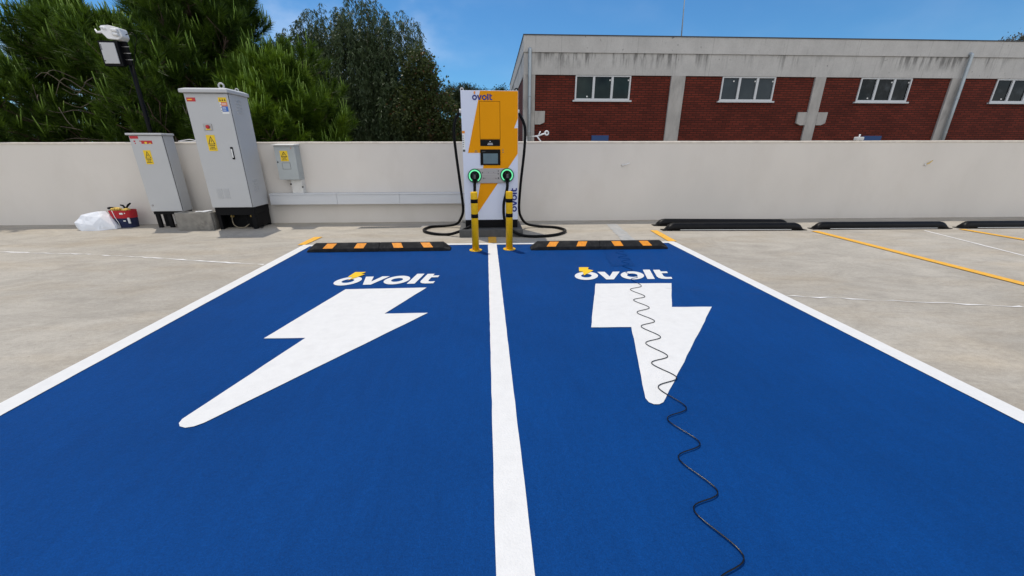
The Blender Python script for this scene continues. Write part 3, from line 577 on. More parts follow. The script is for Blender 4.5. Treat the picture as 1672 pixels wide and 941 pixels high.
# wall box above the trunking
def onwall(x): return (x, wy(x), 0.0)
RZ = math.atan(WS)
t = thing('wall_box', 'small green grey switch box fixed high on the wall', 'switch box', onwall(-3.48), None, RZ)
MB().box(-0.17, 0.17, -0.19, -0.002, 0.80, 1.372).build('body', 'cab_box', t, 0.004, world=False)
MB().box(-0.172, 0.172, -0.205, -0.1925, 0.803, 1.370).build('door', 'cab_box', t, 0.003, world=False)
MB().prism_x([(-0.255, 1.372), (-0.255, 1.385), (-0.02, 1.402), (0.0, 1.402), (0.0, 1.374)], -0.19, 0.185).build('rain_lid', 'galv_white', t, 0.003, world=False)
MB().box(-0.075, 0.055, -0.208, -0.2055, 0.985, 1.085).build('blank_plate', 'cab_box', t, 0.001, world=False)
fr = MB()
for a in ((-0.08, -0.076, 0.98, 1.09), (0.056, 0.060, 0.98, 1.09), (-0.076, 0.056, 0.98, 0.984), (-0.076, 0.056, 1.086, 1.09)): fr.box(a[0], a[1], -0.207, -0.2055, a[2], a[3])
fr.build('plate_groove', 'plinth', t, world=False)
MB().lathe([(0.011, 0.0), (0.011, 0.012)], 10, (-0.145, -0.2055, 1.10), axis='Y').build('lock', 'black', t, world=False)
MB().lathe([(0.008, 0.0), (0.008, 0.008)], 8, (0.115, -0.2055, 1.33), axis='Y').build('rivet', 'sign_orange', t, world=False)
ym, km = MB(), MB(); warn(ym, km, -0.085, 0.045, 1.115, 1.285, -0.2055); ym.build('warning_sign', 'sign_yellow', t, world=False); km.build('warning_print', 'sign_black', t, world=False)
t = thing('vertical_duct', 'short whitish vertical duct between wall box and horizontal trunking', 'duct', onwall(-3.41), None, RZ)
MB().box(-0.095, 0.095, -0.125, -0.002, 0.5605, 0.797).build('duct', 'galv_white', t, 0.004, world=False)
for x, z in ((-0.1, 0.72), (0.1, 0.67)): MB().box(x - 0.012, x + 0.012, -0.140, -0.1255, z - 0.012, z + 0.012).build('clip', 'black', t, 0.003, world=False)
t = thing('cable_trunking', 'long galvanised horizontal trunking along the wall left of the charger', 'trunking', onwall(-2.2), None, RZ)
segs = [(-2.2 - 1.70, -2.2 + 0.11), (-2.2 + 0.0, 0)]
for a, b in ((-1.72, -0.53), (-0.527, 0.60), (0.603, 1.86)):
    MB().box(a, b, -0.155, -0.002, 0.36, 0.530).build('trunking_body', 'trunking', t, 0.003, world=False)
    MB().box(a, b, -0.165, -0.002, 0.531, 0.560).build('trunking_cover', 'trunking', t, 0.004, world=False)

# cement block between the cabinets
t = thing('cement_block', 'weathered hollow cement block lying between the two cabinets', 'block', (-4.97, 7.07, 0))
bx = MB(); a = [(-5.285, 6.93), (-4.685, 6.935), (-4.685, 7.21), (-5.27, 7.21)]
bx.box(-5.275, -4.685, 6.93, 6.975, 0, 0.302); bx.box(-5.275, -4.685, 7.165, 7.21, 0, 0.295)
for x in (-5.275, -5.01, -4.735): bx.box(x, x + 0.05, 6.975, 7.165, 0.0, 0.298)
bx.box(-5.225, -4.735, 6.975, 7.165, 0.0, 0.17)
bx.build('block_body', 'block', t, 0.012)
t = tag(MB().tube(smooth_path([(-4.93, 6.955, 0.312), (-4.86, 6.95, 0.318), (-4.78, 6.94, 0.314), (-4.72, 6.96, 0.325), (-4.70, 7.01, 0.32), (-4.76, 7.05, 0.317), (-4.85, 7.02, 0.312)], 6), [0.010] * 37, 6).build('plastic_strip', 'white_plastic'), 'crumpled white plastic strip on top of the cement block', 'plastic scrap')

# white sack on the floor
rnd = random.Random(11)
bm = bmesh.new()
pts = [(-7.10, 7.12, 0.02), (-7.10, 7.10, 0.12), (-7.02, 7.06, 0.005), (-7.06, 7.30, 0.02), (-6.97, 7.14, 0.235), (-6.95, 7.28, 0.215), (-6.82, 7.08, 0.215), (-6.80, 7.30, 0.25), (-6.69, 7.17, 0.292), (-6.64, 7.27, 0.28), (-6.60, 7.10, 0.20),
       (-6.88, 7.02, 0.11), (-6.70, 7.00, 0.09), (-6.55, 7.24, 0.19), (-6.46, 7.20, 0.085), (-6.40, 7.13, 0.005), (-6.42, 7.24, 0.005), (-6.90, 6.99, 0.0), (-6.60, 7.00, 0.0), (-6.85, 7.34, 0.0), (-6.52, 7.32, 0.0), (-6.55, 7.05, 0.05)]
for p in pts: bm.verts.new((-6.74 + (p[0] + 6.74) * 0.90, p[1], p[2] * 1.06))
bmesh.ops.convex_hull(bm, input=bm.verts)
bmesh.ops.subdivide_edges(bm, edges=bm.edges[:], cuts=1, use_grid_fill=True)
for vtx in bm.verts:
    if vtx.co.z > 0.02:
        k = math.sin(vtx.co.x * 23 + vtx.co.z * 17) * math.cos(vtx.co.y * 21 - vtx.co.x * 9)
        vtx.co += Vector((rnd.uniform(-.004, .004), -0.007 * k + rnd.uniform(-.004, .004), 0.006 * k + rnd.uniform(-.003, .003)))
me = bpy.data.meshes.new('sack'); bm.to_mesh(me); bm.free(); me.materials.append(M['sack'])
sk = bpy.data.objects.new('sack', me); C.objects.link(sk); tag(sk, 'crumpled white plastic sack lying against the wall foot', 'sack')

# tool bag
t = thing('tool_bag', 'open navy and red tool bag beside the white sack', 'bag', (-6.42, 7.36, 0))
def loop(cx, cy, hx, hy, z, n=24, e=3.0):
    o = []
    for k in range(n):
        a = 2 * PI * k / n; c, s_ = math.cos(a), math.sin(a)
        o.append((cx + hx * math.copysign(abs(c) ** (2 / e), c), cy + hy * math.copysign(abs(s_) ** (2 / e), s_), z))
    return o
def shell(rings, cap0=True, cap1=False):
    n = len(rings[0]); v = [p for r_ in rings for p in r_]; f = []
    for i in range(len(rings) - 1):
        for k in range(n): f.append((i * n + k, i * n + (k + 1) % n, (i + 1) * n + (k + 1) % n, (i + 1) * n + k))
    if cap0: f.append(tuple(reversed(range(n))))
    if cap1: f.append(tuple((len(rings) - 1) * n + k for k in range(n)))
    return MB().add(v, f)
cx, cy = -6.425, 7.345
shell([loop(cx, cy, 0.155, 0.10, 0.0), loop(cx, cy, 0.165, 0.11, 0.10), loop(cx - 0.004, cy, 0.172, 0.115, 0.185), loop(cx - 0.004, cy, 0.13, 0.08, 0.187), loop(cx, cy, 0.12, 0.07, 0.03)], True, True).build('lower_body', 'navy', t)
shell([loop(cx - 0.004, cy, 0.176, 0.119, 0.17), loop(cx - 0.006, cy, 0.184, 0.124, 0.24), loop(cx - 0.008, cy, 0.190, 0.128, 0.30), loop(cx - 0.008, cy, 0.184, 0.122, 0.303), loop(cx - 0.006, cy, 0.172, 0.11, 0.2)], False).build('red_rim', 'red_cloth', t)
MB().tube([(cx - 0.065, cy - 0.14, 0.31), (cx - 0.055, cy - 0.133, 0.2), (cx - 0.035, cy - 0.121, 0.10), (cx - 0.028, cy - 0.112, 0.005)], 0.005, 6).build('white_cord', 'white_plastic', t)
for x in (-0.135, -0.115): MB().box(cx + x, cx + x + 0.012, cy - 0.118, cy - 0.105, 0.03, 0.16).build('stripe', 'sign_white', t)
MB().box(cx + 0.125, cx + 0.16, cy - 0.117, cy - 0.10, 0.08, 0.18).build('pocket', 'trunking', t, 0.003)
MB().box(cx + 0.05, cx + 0.09, cy - 0.118, cy - 0.112, 0.115, 0.135).build('badge', 'sign_white', t, 0.003)
mb = MB().box(cx + 0.035, cx + 0.09, cy - 0.135, cy - 0.126, 0.238, 0.268); mb.box(cx + 0.115, cx + 0.13, cy - 0.135, cy - 0.126, 0.25, 0.268); mb.build('badge', 'sign_white', t, 0.003)
def blob(c, r_, seed, n1=10, n2=14):
    rr = random.Random(seed); v = []; f = []
    for i in range(n1 + 1):
        ph = PI * i / n1
        for k in range(n2):
            th = 2 * PI * k / n2; q = 1 + 0.10 * math.sin(3 * th + seed) * math.sin(ph) + rr.uniform(-.04, .04)
            v.append((c[0] + r_[0] * q * math.sin(ph) * math.cos(th), c[1] + r_[1] * q * math.sin(ph) * math.sin(th), c[2] - r_[2] * q * math.cos(ph)))
    for i in range(n1):
        for k in range(n2): f.append((i * n2 + k, i * n2 + (k + 1) % n2, (i + 1) * n2 + (k + 1) % n2, (i + 1) * n2 + k))
    return v, f
gl = MB(); gl.add(*blob((cx - 0.045, cy - 0.05, 0.315), (0.085, 0.05, 0.04), 2), smooth=True)
for k in range(4): gl.tube([(cx - 0.10 + k * 0.035, cy - 0.06, 0.325), (cx - 0.09 + k * 0.04, cy - 0.10, 0.333 + 0.006 * (k % 2)), (cx - 0.085 + k * 0.04, cy - 0.125, 0.318)], [0.018, 0.016, 0.011], 8)
tag(gl.build('work_glove', 'glove'), 'yellow work glove folded over the front rim of the tool bag', 'glove', 'gloves in the tool bag')
gl = MB(); gl.add(*blob((cx + 0.10, cy - 0.04, 0.305), (0.055, 0.04, 0.035), 5), smooth=True)
for k in range(3): gl.tube([(cx + 0.07 + k * 0.03, cy - 0.05, 0.31), (cx + 0.08 + k * 0.03, cy - 0.095, 0.318), (cx + 0.085 + k * 0.028, cy - 0.115, 0.305)], [0.014, 0.012, 0.009], 8)
tag(gl.build('work_glove', 'glove'), 'small pale glove at the right end of the tool bag', 'glove', 'gloves in the tool bag')
tp = thing('pliers', 'black handled pliers sticking up out of the tool bag', 'pliers', (cx + 0.04, cy + 0.02, 0.22))
MB().tube([(cx + 0.04, cy + 0.02, 0.22), (cx + 0.06, cy + 0.02, 0.34), (cx + 0.10, cy + 0.02, 0.385), (cx + 0.145, cy + 0.02, 0.415)], [0.012, 0.014, 0.017, 0.013], 8).build('grip', 'black', tp)
MB().tube([(cx + 0.04, cy + 0.02, 0.22), (cx + 0.025, cy + 0.02, 0.34), (cx + 0.01, cy + 0.02, 0.375), (cx - 0.03, cy + 0.02, 0.385)], [0.012, 0.014, 0.016, 0.012], 8).build('grip', 'black', tp)
tag(MB().tube(smooth_path([(cx - 0.13, cy, 0.24), (cx - 0.15, cy - 0.01, 0.33), (cx - 0.20, cy - 0.03, 0.335), (cx - 0.13, cy - 0.06, 0.345), (cx - 0.09, cy, 0.33)], 5), 0.020, 8).build('strap', 'black'), 'black webbing strap bunched at the left end of the tool bag', 'strap')

# ------------------------------------------------------------------ charging station
t0 = thing('charger_plinth', 'dark concrete plinth the charger stands on', 'plinth', (0.06, 6.5, 0))
MB().box(-0.44, 0.56, 6.055, 7.00, 0.0, 0.122).build('plinth_body', 'plinth', t0, 0.008)
t = thing('ev_charger', 'tall white and amber charging station with two plugged in connectors', 'charger', (0.07, 6.55, 0.122))
CF = 6.20
MB().box(-0.345, 0.487, CF, 6.88, 0.250, 2.105).build('cabinet', 'chg_white', t, 0.006)
MB().box(-0.345, 0.487, CF + 0.012, 6.87, 0.1225, 0.249).build('kick_base', 'black', t, 0.003)
yl = MB().prism_y([(-0.064, 2.100), (0.483, 2.100), (0.483, 1.737), (0.428, 1.604), (0.483, 1.604), (0.483, 1.246), (-0.205, 0.275), (-0.041, 1.064), (-0.037, 1.258), (-0.266, 1.258)], CF - 0.0025, CF - 0.0003).build('amber_wrap', 'chg_yellow', t)
def outline(x0, x1, z0, z1, w, y):
    mb = MB()
    for a in ((x0, x1, z1 - w, z1), (x0, x1, z0, z0 + w), (x0, x0 + w, z0 + w, z1 - w), (x1 - w, x1, z0 + w, z1 - w)): mb.box(a[0], a[1], y - 0.001, y, a[2], a[3])
    return mb
MB().box(-0.074, 0.216, CF - 0.006, CF - 0.0027, 1.455, 1.958).build('service_door', 'chg_yellow', t, 0.002)
outline(-0.081, 0.223, 1.448, 1.965, 0.006, CF - 0.0026).build('door_gap', 'gap', t)
MB().box(-0.078, 0.217, CF - 0.008, CF - 0.0027, 1.355, 1.445).build('badge_strip', 'glass_black', t, 0.002)
mb = MB(); mb.box(0.060, 0.078, CF - 0.0095, CF - 0.0082, 1.412, 1.426)
for k, (a, b) in enumerate(((0.035, 0.105), (0.028, 0.110))): mb.box(a, b, CF - 0.0095, CF - 0.0082, 1.388 - 0.018 * k, 1.398 - 0.018 * k)
mb.build('badge_print', 'cab', t)
bz = MB().box(-0.082, 0.219, CF - 0.016, CF - 0.0028, 1.083, 1.308).build('screen_bezel', 'glass_black', t, 0.004)
MB().box(-0.039, 0.182, CF - 0.0185, CF - 0.0162, 1.104, 1.250).build('screen', 'lcd', t)
mb = MB(); mb.box(-0.055, -0.005, CF - 0.0182, CF - 0.0162, 1.272, 1.281); mb.build('bezel_print', 'plinth', t)
mb = MB()
for a in ((-0.165, -0.125, 1.275, 1.282), (-0.160, -0.130, 1.288, 1.296), (-0.170, -0.122, 1.262, 1.268), (0.248, 0.272, 1.308, 1.314), (0.252, 0.268, 1.285, 1.298), (0.248, 0.275, 1.262, 1.270)): mb.box(a[0], a[1], CF - 0.004, CF - 0.0026, a[2], a[3])
mb.build('small_print', 'print_grey', t)
# side sticker
mb = MB().box(-0.343, -0.303, CF - 0.0022, CF - 0.0003, 1.27, 1.53); mb.build('sticker', 'sign_white', t)
MB().box(-0.343, -0.303, CF - 0.0022, CF - 0.0003, 1.5305, 1.565).build('sticker_header', 'logo_orange', t)
mb = MB()
for z in (1.50, 1.47, 1.44, 1.41, 1.38, 1.35): mb.box(-0.338, -0.322 + 0.006 * ((z * 100) % 3), CF - 0.0035, CF - 0.0024, z - 0.010, z)
mb.box(-0.340, -0.306, CF - 0.0035, CF - 0.0024, 1.275, 1.305); mb.build('sticker_print', 'plinth', t)
# lettering on the front and, turned upright, on the lower right side
def front_word(f, name='lettering'):
    mb = MB()
    for p in word(0.006): mb.prism_y([f(a, b) for a, b in p], CF - 0.0048, CF - 0.0026)
    return mb.build(name, 'logo_blue', t)
sx, sz = 0.292 / 1.05, 0.066 / 0.27
front_word(lambda a, b: (-0.172 + a * sx, 1.979 + b * sz))
MB().prism_y([(-0.170 + (0.10 + 0.048 * math.cos(2 * PI * k / 16) * (1.0 if math.sin(2 * PI * k / 16) > 0 else 0.7)) * sx, 1.981 + (0.375 + 0.09 * math.sin(2 * PI * k / 16)) * sz) for k in range(16)], CF - 0.0062, CF - 0.0050).build('lettering_accent', 'logo_orange', t)
front_word(lambda a, b: (0.473 - b * 0.098 / 0.335, 0.385 + a * 0.355 / 1.02))
# connector panel
pn = []
for k in range(13): a = PI / 2 - PI * k / 12; pn.append((0.305 + 0.109 * math.cos(a), 0.926 + 0.109 * math.sin(a)))
for k in range(13): a = -PI / 2 - PI * k / 12; pn.append((-0.163 + 0.109 * math.cos(a), 0.926 + 0.109 * math.sin(a)))
MB().prism_y(pn, CF - 0.020, CF - 0.003).build('connector_panel', 'steel', t, 0.003)
mb = MB()
for a in ((-0.062, -0.048, 0.962, 0.982), (-0.052, -0.040, 0.880, 0.902), (-0.028, -0.016, 0.885, 0.897), (0.178, 0.192, 0.988, 1.006), (0.178, 0.190, 0.945, 0.968), (0.178, 0.194, 0.880, 0.904), (0.142, 0.154, 0.884, 0.896), (0.11, 0.118, 0.974, 0.982), (0.03, 0.038, 0.968, 0.978)): mb.box(a[0], a[1], CF - 0.0215, CF - 0.0202, a[2], a[3])
mb.build('panel_print', 'plinth', t)
def arc_ring(cx, cz, r0, r1, a0, a1, y0, y1, n=40):
    mb = MB()
    for k in range(n):
        b0 = a0 + (a1 - a0) * k / n; b1 = a0 + (a1 - a0) * (k + 1) / n
        mb.prism_y([(cx + r1 * math.cos(b0), cz + r1 * math.sin(b0)), (cx + r1 * math.cos(b1), cz + r1 * math.sin(b1)), (cx + r0 * math.cos(b1), cz + r0 * math.sin(b1)), (cx + r0 * math.cos(b0), cz + r0 * math.sin(b0))], y0, y1)
    return mb
paths = {
 -1: [(-0.178, CF - 0.085, 0.855), (-0.179, CF - 0.10, 0.76), (-0.182, CF - 0.10, 0.60), (-0.20, CF - 0.085, 0.36), (-0.235, CF - 0.08, 0.20), (-0.33, CF - 0.10, 0.135), (-0.47, CF - 0.08, 0.075), (-0.62, CF - 0.0, 0.026), (-0.84, CF + 0.06, 0.024), (-1.02, CF + 0.24, 0.024), (-1.075, CF + 0.45, 0.024), (-0.99, CF + 0.68, 0.024), (-0.75, CF + 0.75, 0.026), (-0.55, CF + 0.72, 0.06), (-0.455, CF + 0.62, 0.18), (-0.405, CF + 0.52, 0.36), (-0.43, CF + 0.45, 0.75), (-0.475, CF + 0.42, 1.25), (-0.493, CF + 0.41, 1.57), (-0.462, CF + 0.41, 1.74), (-0.39, CF + 0.41, 1.845), (-0.345, CF + 0.41, 1.87)],
 1: [(0.319, CF - 0.085, 0.862), (0.319, CF - 0.10, 0.77), (0.297, CF - 0.095, 0.66), (0.262, CF - 0.085, 0.50), (0.268, CF - 0.085, 0.30), (0.315, CF - 0.095, 0.17), (0.43, CF - 0.17, 0.08), (0.58, CF - 0.19, 0.026), (0.80, CF - 0.235, 0.024), (1.08, CF - 0.14, 0.024), (1.27, CF + 0.08, 0.024), (1.30, CF + 0.30, 0.024), (1.16, CF + 0.52, 0.024), (0.90, CF + 0.60, 0.028), (0.70, CF + 0.60, 0.07), (0.595, CF + 0.53, 0.19), (0.548, CF + 0.46, 0.36), (0.566, CF + 0.42, 0.76), (0.618, CF + 0.41, 1.25), (0.634, CF + 0.41, 1.57), (0.605, CF + 0.41, 1.71), (0.53, CF + 0.41, 1.835), (0.487, CF + 0.41, 1.86)]}
for s_, (cx, cz) in ((-1, (-0.174, 0.927)), (1, (0.319, 0.935))):
    so_ = MB().lathe([(0.106, 0.0205), (0.106, 0.034), (0.10, 0.038)], 36, (cx, CF, cz), axis='Y').build('socket', 'dark_green', t)
    arc_ring(cx, cz, 0.072, 0.090, R(-58), R(238), CF - 0.042, CF - 0.0382).build('ring_light', 'green_ring', t)
    MB().lathe([(0.068, 0.0385), (0.066, 0.050), (0.045, 0.056)], 28, (cx, CF, cz), axis='Y').build('socket_cover', 'black', t)
    kb = MB().tube([(cx, CF - 0.05, cz + 0.012), (cx, CF - 0.085, cz + 0.022), (cx, CF - 0.105, cz + 0.0), (cx, CF - 0.098, cz - 0.05), (cx, CF - 0.088, cz - 0.085)], [0.030, 0.034, 0.036, 0.034, 0.030], 14).build('connector', 'cable', t)
    MB().box(cx - 0.016, cx + 0.016, CF - 0.147, CF - 0.141, cz - 0.035, cz + 0.028).build('connector_grip', 'plinth', t, 0.006)
    cb = MB().tube(smooth_path(paths[s_], 8), 0.0225, 12).build('charging_cable', 'cable', t)
    x_ = -0.345 if s_ < 0 else 0.487
    MB().lathe([(0.034, 0.0), (0.034, 0.03), (0.026, 0.05)], 14, (x_ + (-0.05 if s_ < 0 else 0.0), CF + 0.41, 1.865), axis='X').build('cable_gland', 'galv_white', t)
for x in (-0.325, 0.462): MB().tube([(x + 0.02 * math.cos(a), CF + 0.06, 2.122 + 0.02 * math.sin(a)) for a in [2 * PI * k / 14 for k in range(15)]], 0.008, 8).build('eyebolt', 'cab' if x < 0 else 'black', t)
tag(MB().tube(smooth_path([(-0.40, 6.90, 0.010), (-0.385, 6.95, 0.14), (-0.375, 7.0, 0.27), (-0.40, 7.05, 0.14), (-0.47, 7.0, 0.01)], 5), 0.012, 6).build('rope', 'galv_white'), 'short pale rope end behind the left charging cable', 'rope')

# ------------------------------------------------------------------ bollards
t = thing('bollard', 'yellow bollard with two black bands, the left of the pair before the charger', 'bollard', (-0.165, 5.20, 0.004), 'yellow bollards before the charger')
r_ = 0.046
MB().lathe([(r_, 0.010), (r_, 0.770), (r_ - 0.004, 0.781)], 24).build('post', 'bol_yellow', t, world=False)
for z in (0.446, 0.640): MB().lathe([(r_ + 0.0015, z), (r_ + 0.0015, z + 0.05)], 24).build('black_band', 'bol_black', t, world=False)
MB().lathe([(0.086, 0.0005), (0.086, 0.009), (0.080, 0.0105)], 28).build('base_flange', 'bol_yellow', t, world=False)
for k in range(4): MB().lathe([(0.009, 0.011), (0.009, 0.018), (0.005, 0.020)], 8, (0.066 * math.cos(R(45 + 90 * k)), 0.066 * math.sin(R(45 + 90 * k)), 0)).build('bolt', 'steel', t, world=False)
dup(t, (0.298, 5.235, 0.004), 'yellow bollard with two black bands, the right of the pair before the charger')

# ------------------------------------------------------------------ wheel stops in the blue bays
def wheel_stop(L_, label, loc, rz):
    t = thing('wheel_stop', label, 'wheel stop', loc, 'orange striped wheel stops in the blue bays', rz)
    H_, D, dt, e = 0.108, 0.155, 0.062, 0.10
    for s_ in (-1, 1):
        a, b = (-L_, -0.0015) if s_ < 0 else (0.0015, L_)
        # cross section in Y: upright lip at the front, long slope, flat top; the outer end slopes down
        def sec(x, k): return [(x, -D / 2, 0.0), (x, -D / 2, 0.040 * k + 0.006), (x, -dt / 2 + 0.012, H_ * k), (x, dt / 2, H_ * k), (x, D / 2, 0.040 * k + 0.006), (x, D / 2, 0.0)]
        xs_ = [(a, 0.30), (a + e, 1), (b, 1)] if s_ < 0 else [(a, 1), (b - e, 1), (b, 0.30)]
        v = []; f = []
        for x, k in xs_: v += sec(x, k)
        for i in range(len(xs_) - 1):
            for k in range(6): f.append((6 * i + k, 6 * i + (k + 1) % 6, 6 * (i + 1) + (k + 1) % 6, 6 * (i + 1) + k))
        f += [tuple(reversed(range(6))), tuple(12 + k for k in range(6))]
        f = [tuple(reversed(q)) for q in f]
        MB().add(v, f).build('rubber_half', 'rubber', t, 0.006, world=False)
    # tape patches follow the sloping front
    for x, sh in ((-0.74, 0.05), (-0.33, 0.035), (0.20, -0.035), (0.60, -0.05)):
        o = 0.0022
        p = [(x, -D / 2 - 0.0005, 0.050 + o), (x + 0.125, -D / 2 - 0.0005, 0.050 + o), (x + 0.125 + sh, -dt / 2 + 0.008, H_ - 0.003 + o), (x + sh, -dt / 2 + 0.008, H_ - 0.003 + o)]
        MB().add(p + [(a_, b_ + 0.004, c_ - 0.004) for a_, b_, c_ in p], [(0, 1, 2, 3), (7, 6, 5, 4), (0, 4, 5, 1), (1, 5, 6, 2), (2, 6, 7, 3), (3, 7, 4, 0)]).build('reflector', 'reflector', t, world=False)
    return t
wheel_stop(0.955, 'black rubber wheel stop with orange patches across the left blue bay', (-1.465, 5.285, 0.004), -0.012)
wheel_stop(0.955, 'black rubber wheel stop with orange patches across the right blue bay', (1.545, 5.205, 0.004), -0.022)

# ------------------------------------------------------------------ black bumpers in the bays on the right
t = thing('parking_bumper', 'long black bumper with rounded ends right of the blue bays, nearest of the row', 'parking bumper', (4.23, 6.38, 0.0), 'black bumpers in the right hand bays', -0.045)
L_ = 1.175; H_ = 0.124
prof = [(-L_, 0.012), (-L_ + 0.012, 0.055), (-L_ + 0.042, 0.09), (-L_ + 0.088, 0.115), (-L_ + 0.14, H_), (L_ - 0.14, H_), (L_ - 0.088, 0.115), (L_ - 0.042, 0.09), (L_ - 0.012, 0.055), (L_, 0.012)]
sh = MB(); v = []; f = []; nn = len(prof)
ys = [(-0.075, 0.0), (-0.070, 0.55), (-0.035, 0.96), (0.0, 1.0), (0.035, 0.96), (0.070, 0.55), (0.075, 0.0)]
for x, z in prof:
    for y, k in ys: v.append((x, y, max(0.012, z * k) if k else 0.012))
m_ = len(ys)
for i in range(nn - 1):
    for k in range(m_ - 1): f.append((i * m_ + k, (i + 1) * m_ + k, (i + 1) * m_ + k + 1, i * m_ + k + 1))
    f.append((i * m_ + m_ - 1, (i + 1) * m_ + m_ - 1, (i + 1) * m_, i * m_))
sh.add(v, f, True); sh.build('tube', 'bump_plastic', t, world=False)
MB().box(-L_ + 0.22, L_ - 0.22, -0.085, -0.0765, 0.017, 0.024).build('bright_slot', 'white_plastic', t, world=False)
for x in (-L_ + 0.01, L_ - 0.01): MB().box(x - 0.08, x + 0.08, -0.07, 0.07, 0.0005, 0.0115).build('foot_plate', 'bump_plastic', t, 0.003, world=False)
dup(t, (4.255, 6.78, 0.0), 'long black bumper behind another one, close to the wall foot', 0.008 - 0.09)
dup(t, (6.87, 6.335, 0.0), 'long black bumper standing alone between the two long yellow lines', -0.035)
dup(t, (9.52, 6.26, 0.0), 'long black bumper cut off by the right edge of the view', -0.03)

# ------------------------------------------------------------------ brick building beyond the wall
BX0, BX1, BY = 1.36, 25.5, 15.0
BRZ = math.atan(-0.015)
b = thing('brick_building', 'long red brick building with a concrete fascia, beyond the wall on the right', 'building', (0, BY, 0), None, BRZ)
def bb(mb, name, m, p=None, bev=0.0): return mb.build(name, m, p or b, bev, world=False)
cols = [(1.36, 1.76), (6.55, 7.06), (11.79, 12.19), (16.94, 17.45), (22.1, 22.6)]
wins = [(3.17, 5.13), (8.41, 10.36), (13.53, 15.46), (18.73, 20.68)]
bb(MB().box(BX0 + 0.002, BX1, -0.02, 0.35, 3.745, 4.412), 'fascia', 'band')
bb(MB().box(BX0 - 0.012, BX1, -0.055, 0.40, 4.414, 4.905), 'fascia', 'band')
bb(MB().box(BX0 - 0.03, BX1, -0.075, 0.45, 4.907, 4.935), 'roof_flashing', 'roof')
bb(MB().box(BX0 + 0.10, BX1, 0.452, 10.6, 4.55, 4.72), 'roof', 'roof')
for i, (a, c) in enumerate(cols):
    bb(MB().box(a, c, -0.03, 0.30, 0.0, 3.743), 'column', 'col', None, 0.012)
    if i in (0, 2):
        w_ = [(c + 0.002, 2.60), (c + 0.37, 2.60), (c + 0.36, 2.23), (c + 0.21, 2.16), (c + 0.002, 2.16)]
        bb(MB().prism_y(w_, -0.035, 0.06), 'corbel', 'col', None, 0.006)
        if i == 2: bb(MB().prism_y([(a - 0.002, 2.60), (a - 0.36, 2.60), (a - 0.35, 2.23), (a - 0.2, 2.16), (a - 0.002, 2.16)], -0.035, 0.06), 'corbel', 'col', None, 0.006)
for i, (wa, wc_) in enumerate(wins):
    a, c = cols[i][1] + 0.002, cols[i + 1][0] - 0.002
    zs = 2.95; mb = MB()
    mb.box(a, wa - 0.001, 0.03, 0.28, 0.0, 3.743); mb.box(wc_ + 0.001, c, 0.03, 0.28, 0.0, 3.743); mb.box(wa - 0.001, wc_ + 0.001, 0.03, 0.28, 0.0, zs - 0.002)
    bb(mb, 'brick_panel', 'brick')
    fr = MB(); f_ = 0.05; y0, y1 = 0.0, 0.075
    fr.box(wa, wc_, y0, y1, 3.70, 3.742); fr.box(wa, wc_, y0, y1, zs + 0.012, zs + 0.065)
    fr.box(wa, wa + f_, y0, y1, zs + 0.067, 3.698); fr.box(wc_ - f_, wc_, y0, y1, zs + 0.067, 3.698)
    w3 = (wc_ - wa) / 3
    for k in (1, 2): fr.box(wa + w3 * k - 0.04, wa + w3 * k + 0.04, y0 + 0.005, y1, zs + 0.067, 3.698)
    win = bb(fr, 'window', 'alu')
    for k in range(3):
        bb(MB().box(wa + w3 * k + 0.04, wa + w3 * (k + 1) - 0.04, 0.045, 0.06, zs + 0.067, 3.70), 'pane', ('pane_tree_refl', 'pane_grey_refl', 'pane_branch_refl', 'pane_branch_refl')[i], win)
        hx = wa + w3 * k + (0.42 if k == 0 else w3 - 0.10); hz = 3.08 if (k == 0 and i != 1) else 3.60
        bb(MB().box(hx, hx + 0.045, 0.030, 0.0445, hz - 0.022, hz + 0.022), 'latch', 'sign_white', win)
    bb(MB().box(wa - 0.07, wc_ + 0.07, -0.05, 0.029, zs - 0.04, zs + 0.009), 'sill', 'alu', win)
bb(MB().box(22.602, BX1, 0.03, 0.28, 0, 3.743), 'brick_panel', 'brick')
# left side wall, running back from the corner
bb(MB().box(BX0 + 0.02, BX0 + 0.30, 0.302, 10.6, 0.0, 3.743), 'brick_panel', 'brick')
bb(MB().box(BX0 + 0.004, BX0 + 0.34, 0.402, 10.6, 3.745, 4.412), 'fascia', 'band'); bb(MB().box(BX0 - 0.012, BX0 + 0.34, 0.402, 10.6, 4.414, 4.905), 'fascia', 'band')
bb(MB().box(BX0 - 0.03, BX0 + 0.36, 0.452, 10.6, 4.907, 4.935), 'roof_flashing', 'roof')
bb(MB().box(BX0 + 0.302, BX1, 10.3, 10.6, 0.0, 4.54), 'rear_wall', 'brick'); bb(MB().box(BX1 - 0.3, BX1, 0.352, 10.298, 0.0, 4.54), 'side_wall', 'brick')
for y in (3.0, 6.5):
    bb(MB().box(BX0 - 0.02, BX0 + 0.018, y, y + 0.4, 0, 3.743), 'column', 'col')
for x in (1.56, 17.24):
    pt = smooth_path([(x, 0.0, 4.50), (x, -0.06, 4.51), (x, -0.125, 4.47), (x, -0.13, 4.38), (x, -0.13, 3.9)], 4) + [Vector((x, -0.13, 2.9)), Vector((x, -0.13, 0.05))]
    dp = bb(MB().tube(pt, 0.055, 12), 'downpipe', 'pipe')
    for z in (3.05, 1.9): bb(MB().lathe([(0.064, z), (0.064, z + 0.035)], 12, (x, -0.13, 0)), 'pipe_clip', 'pipe', dp)
for x0_, x1_ in ((3.86, 4.49), (14.19, 14.92)): bb(MB().box(x0_, x1_, -0.012, 0.028, 0.0, 1.80), 'door', 'door_blue', None, 0.006)
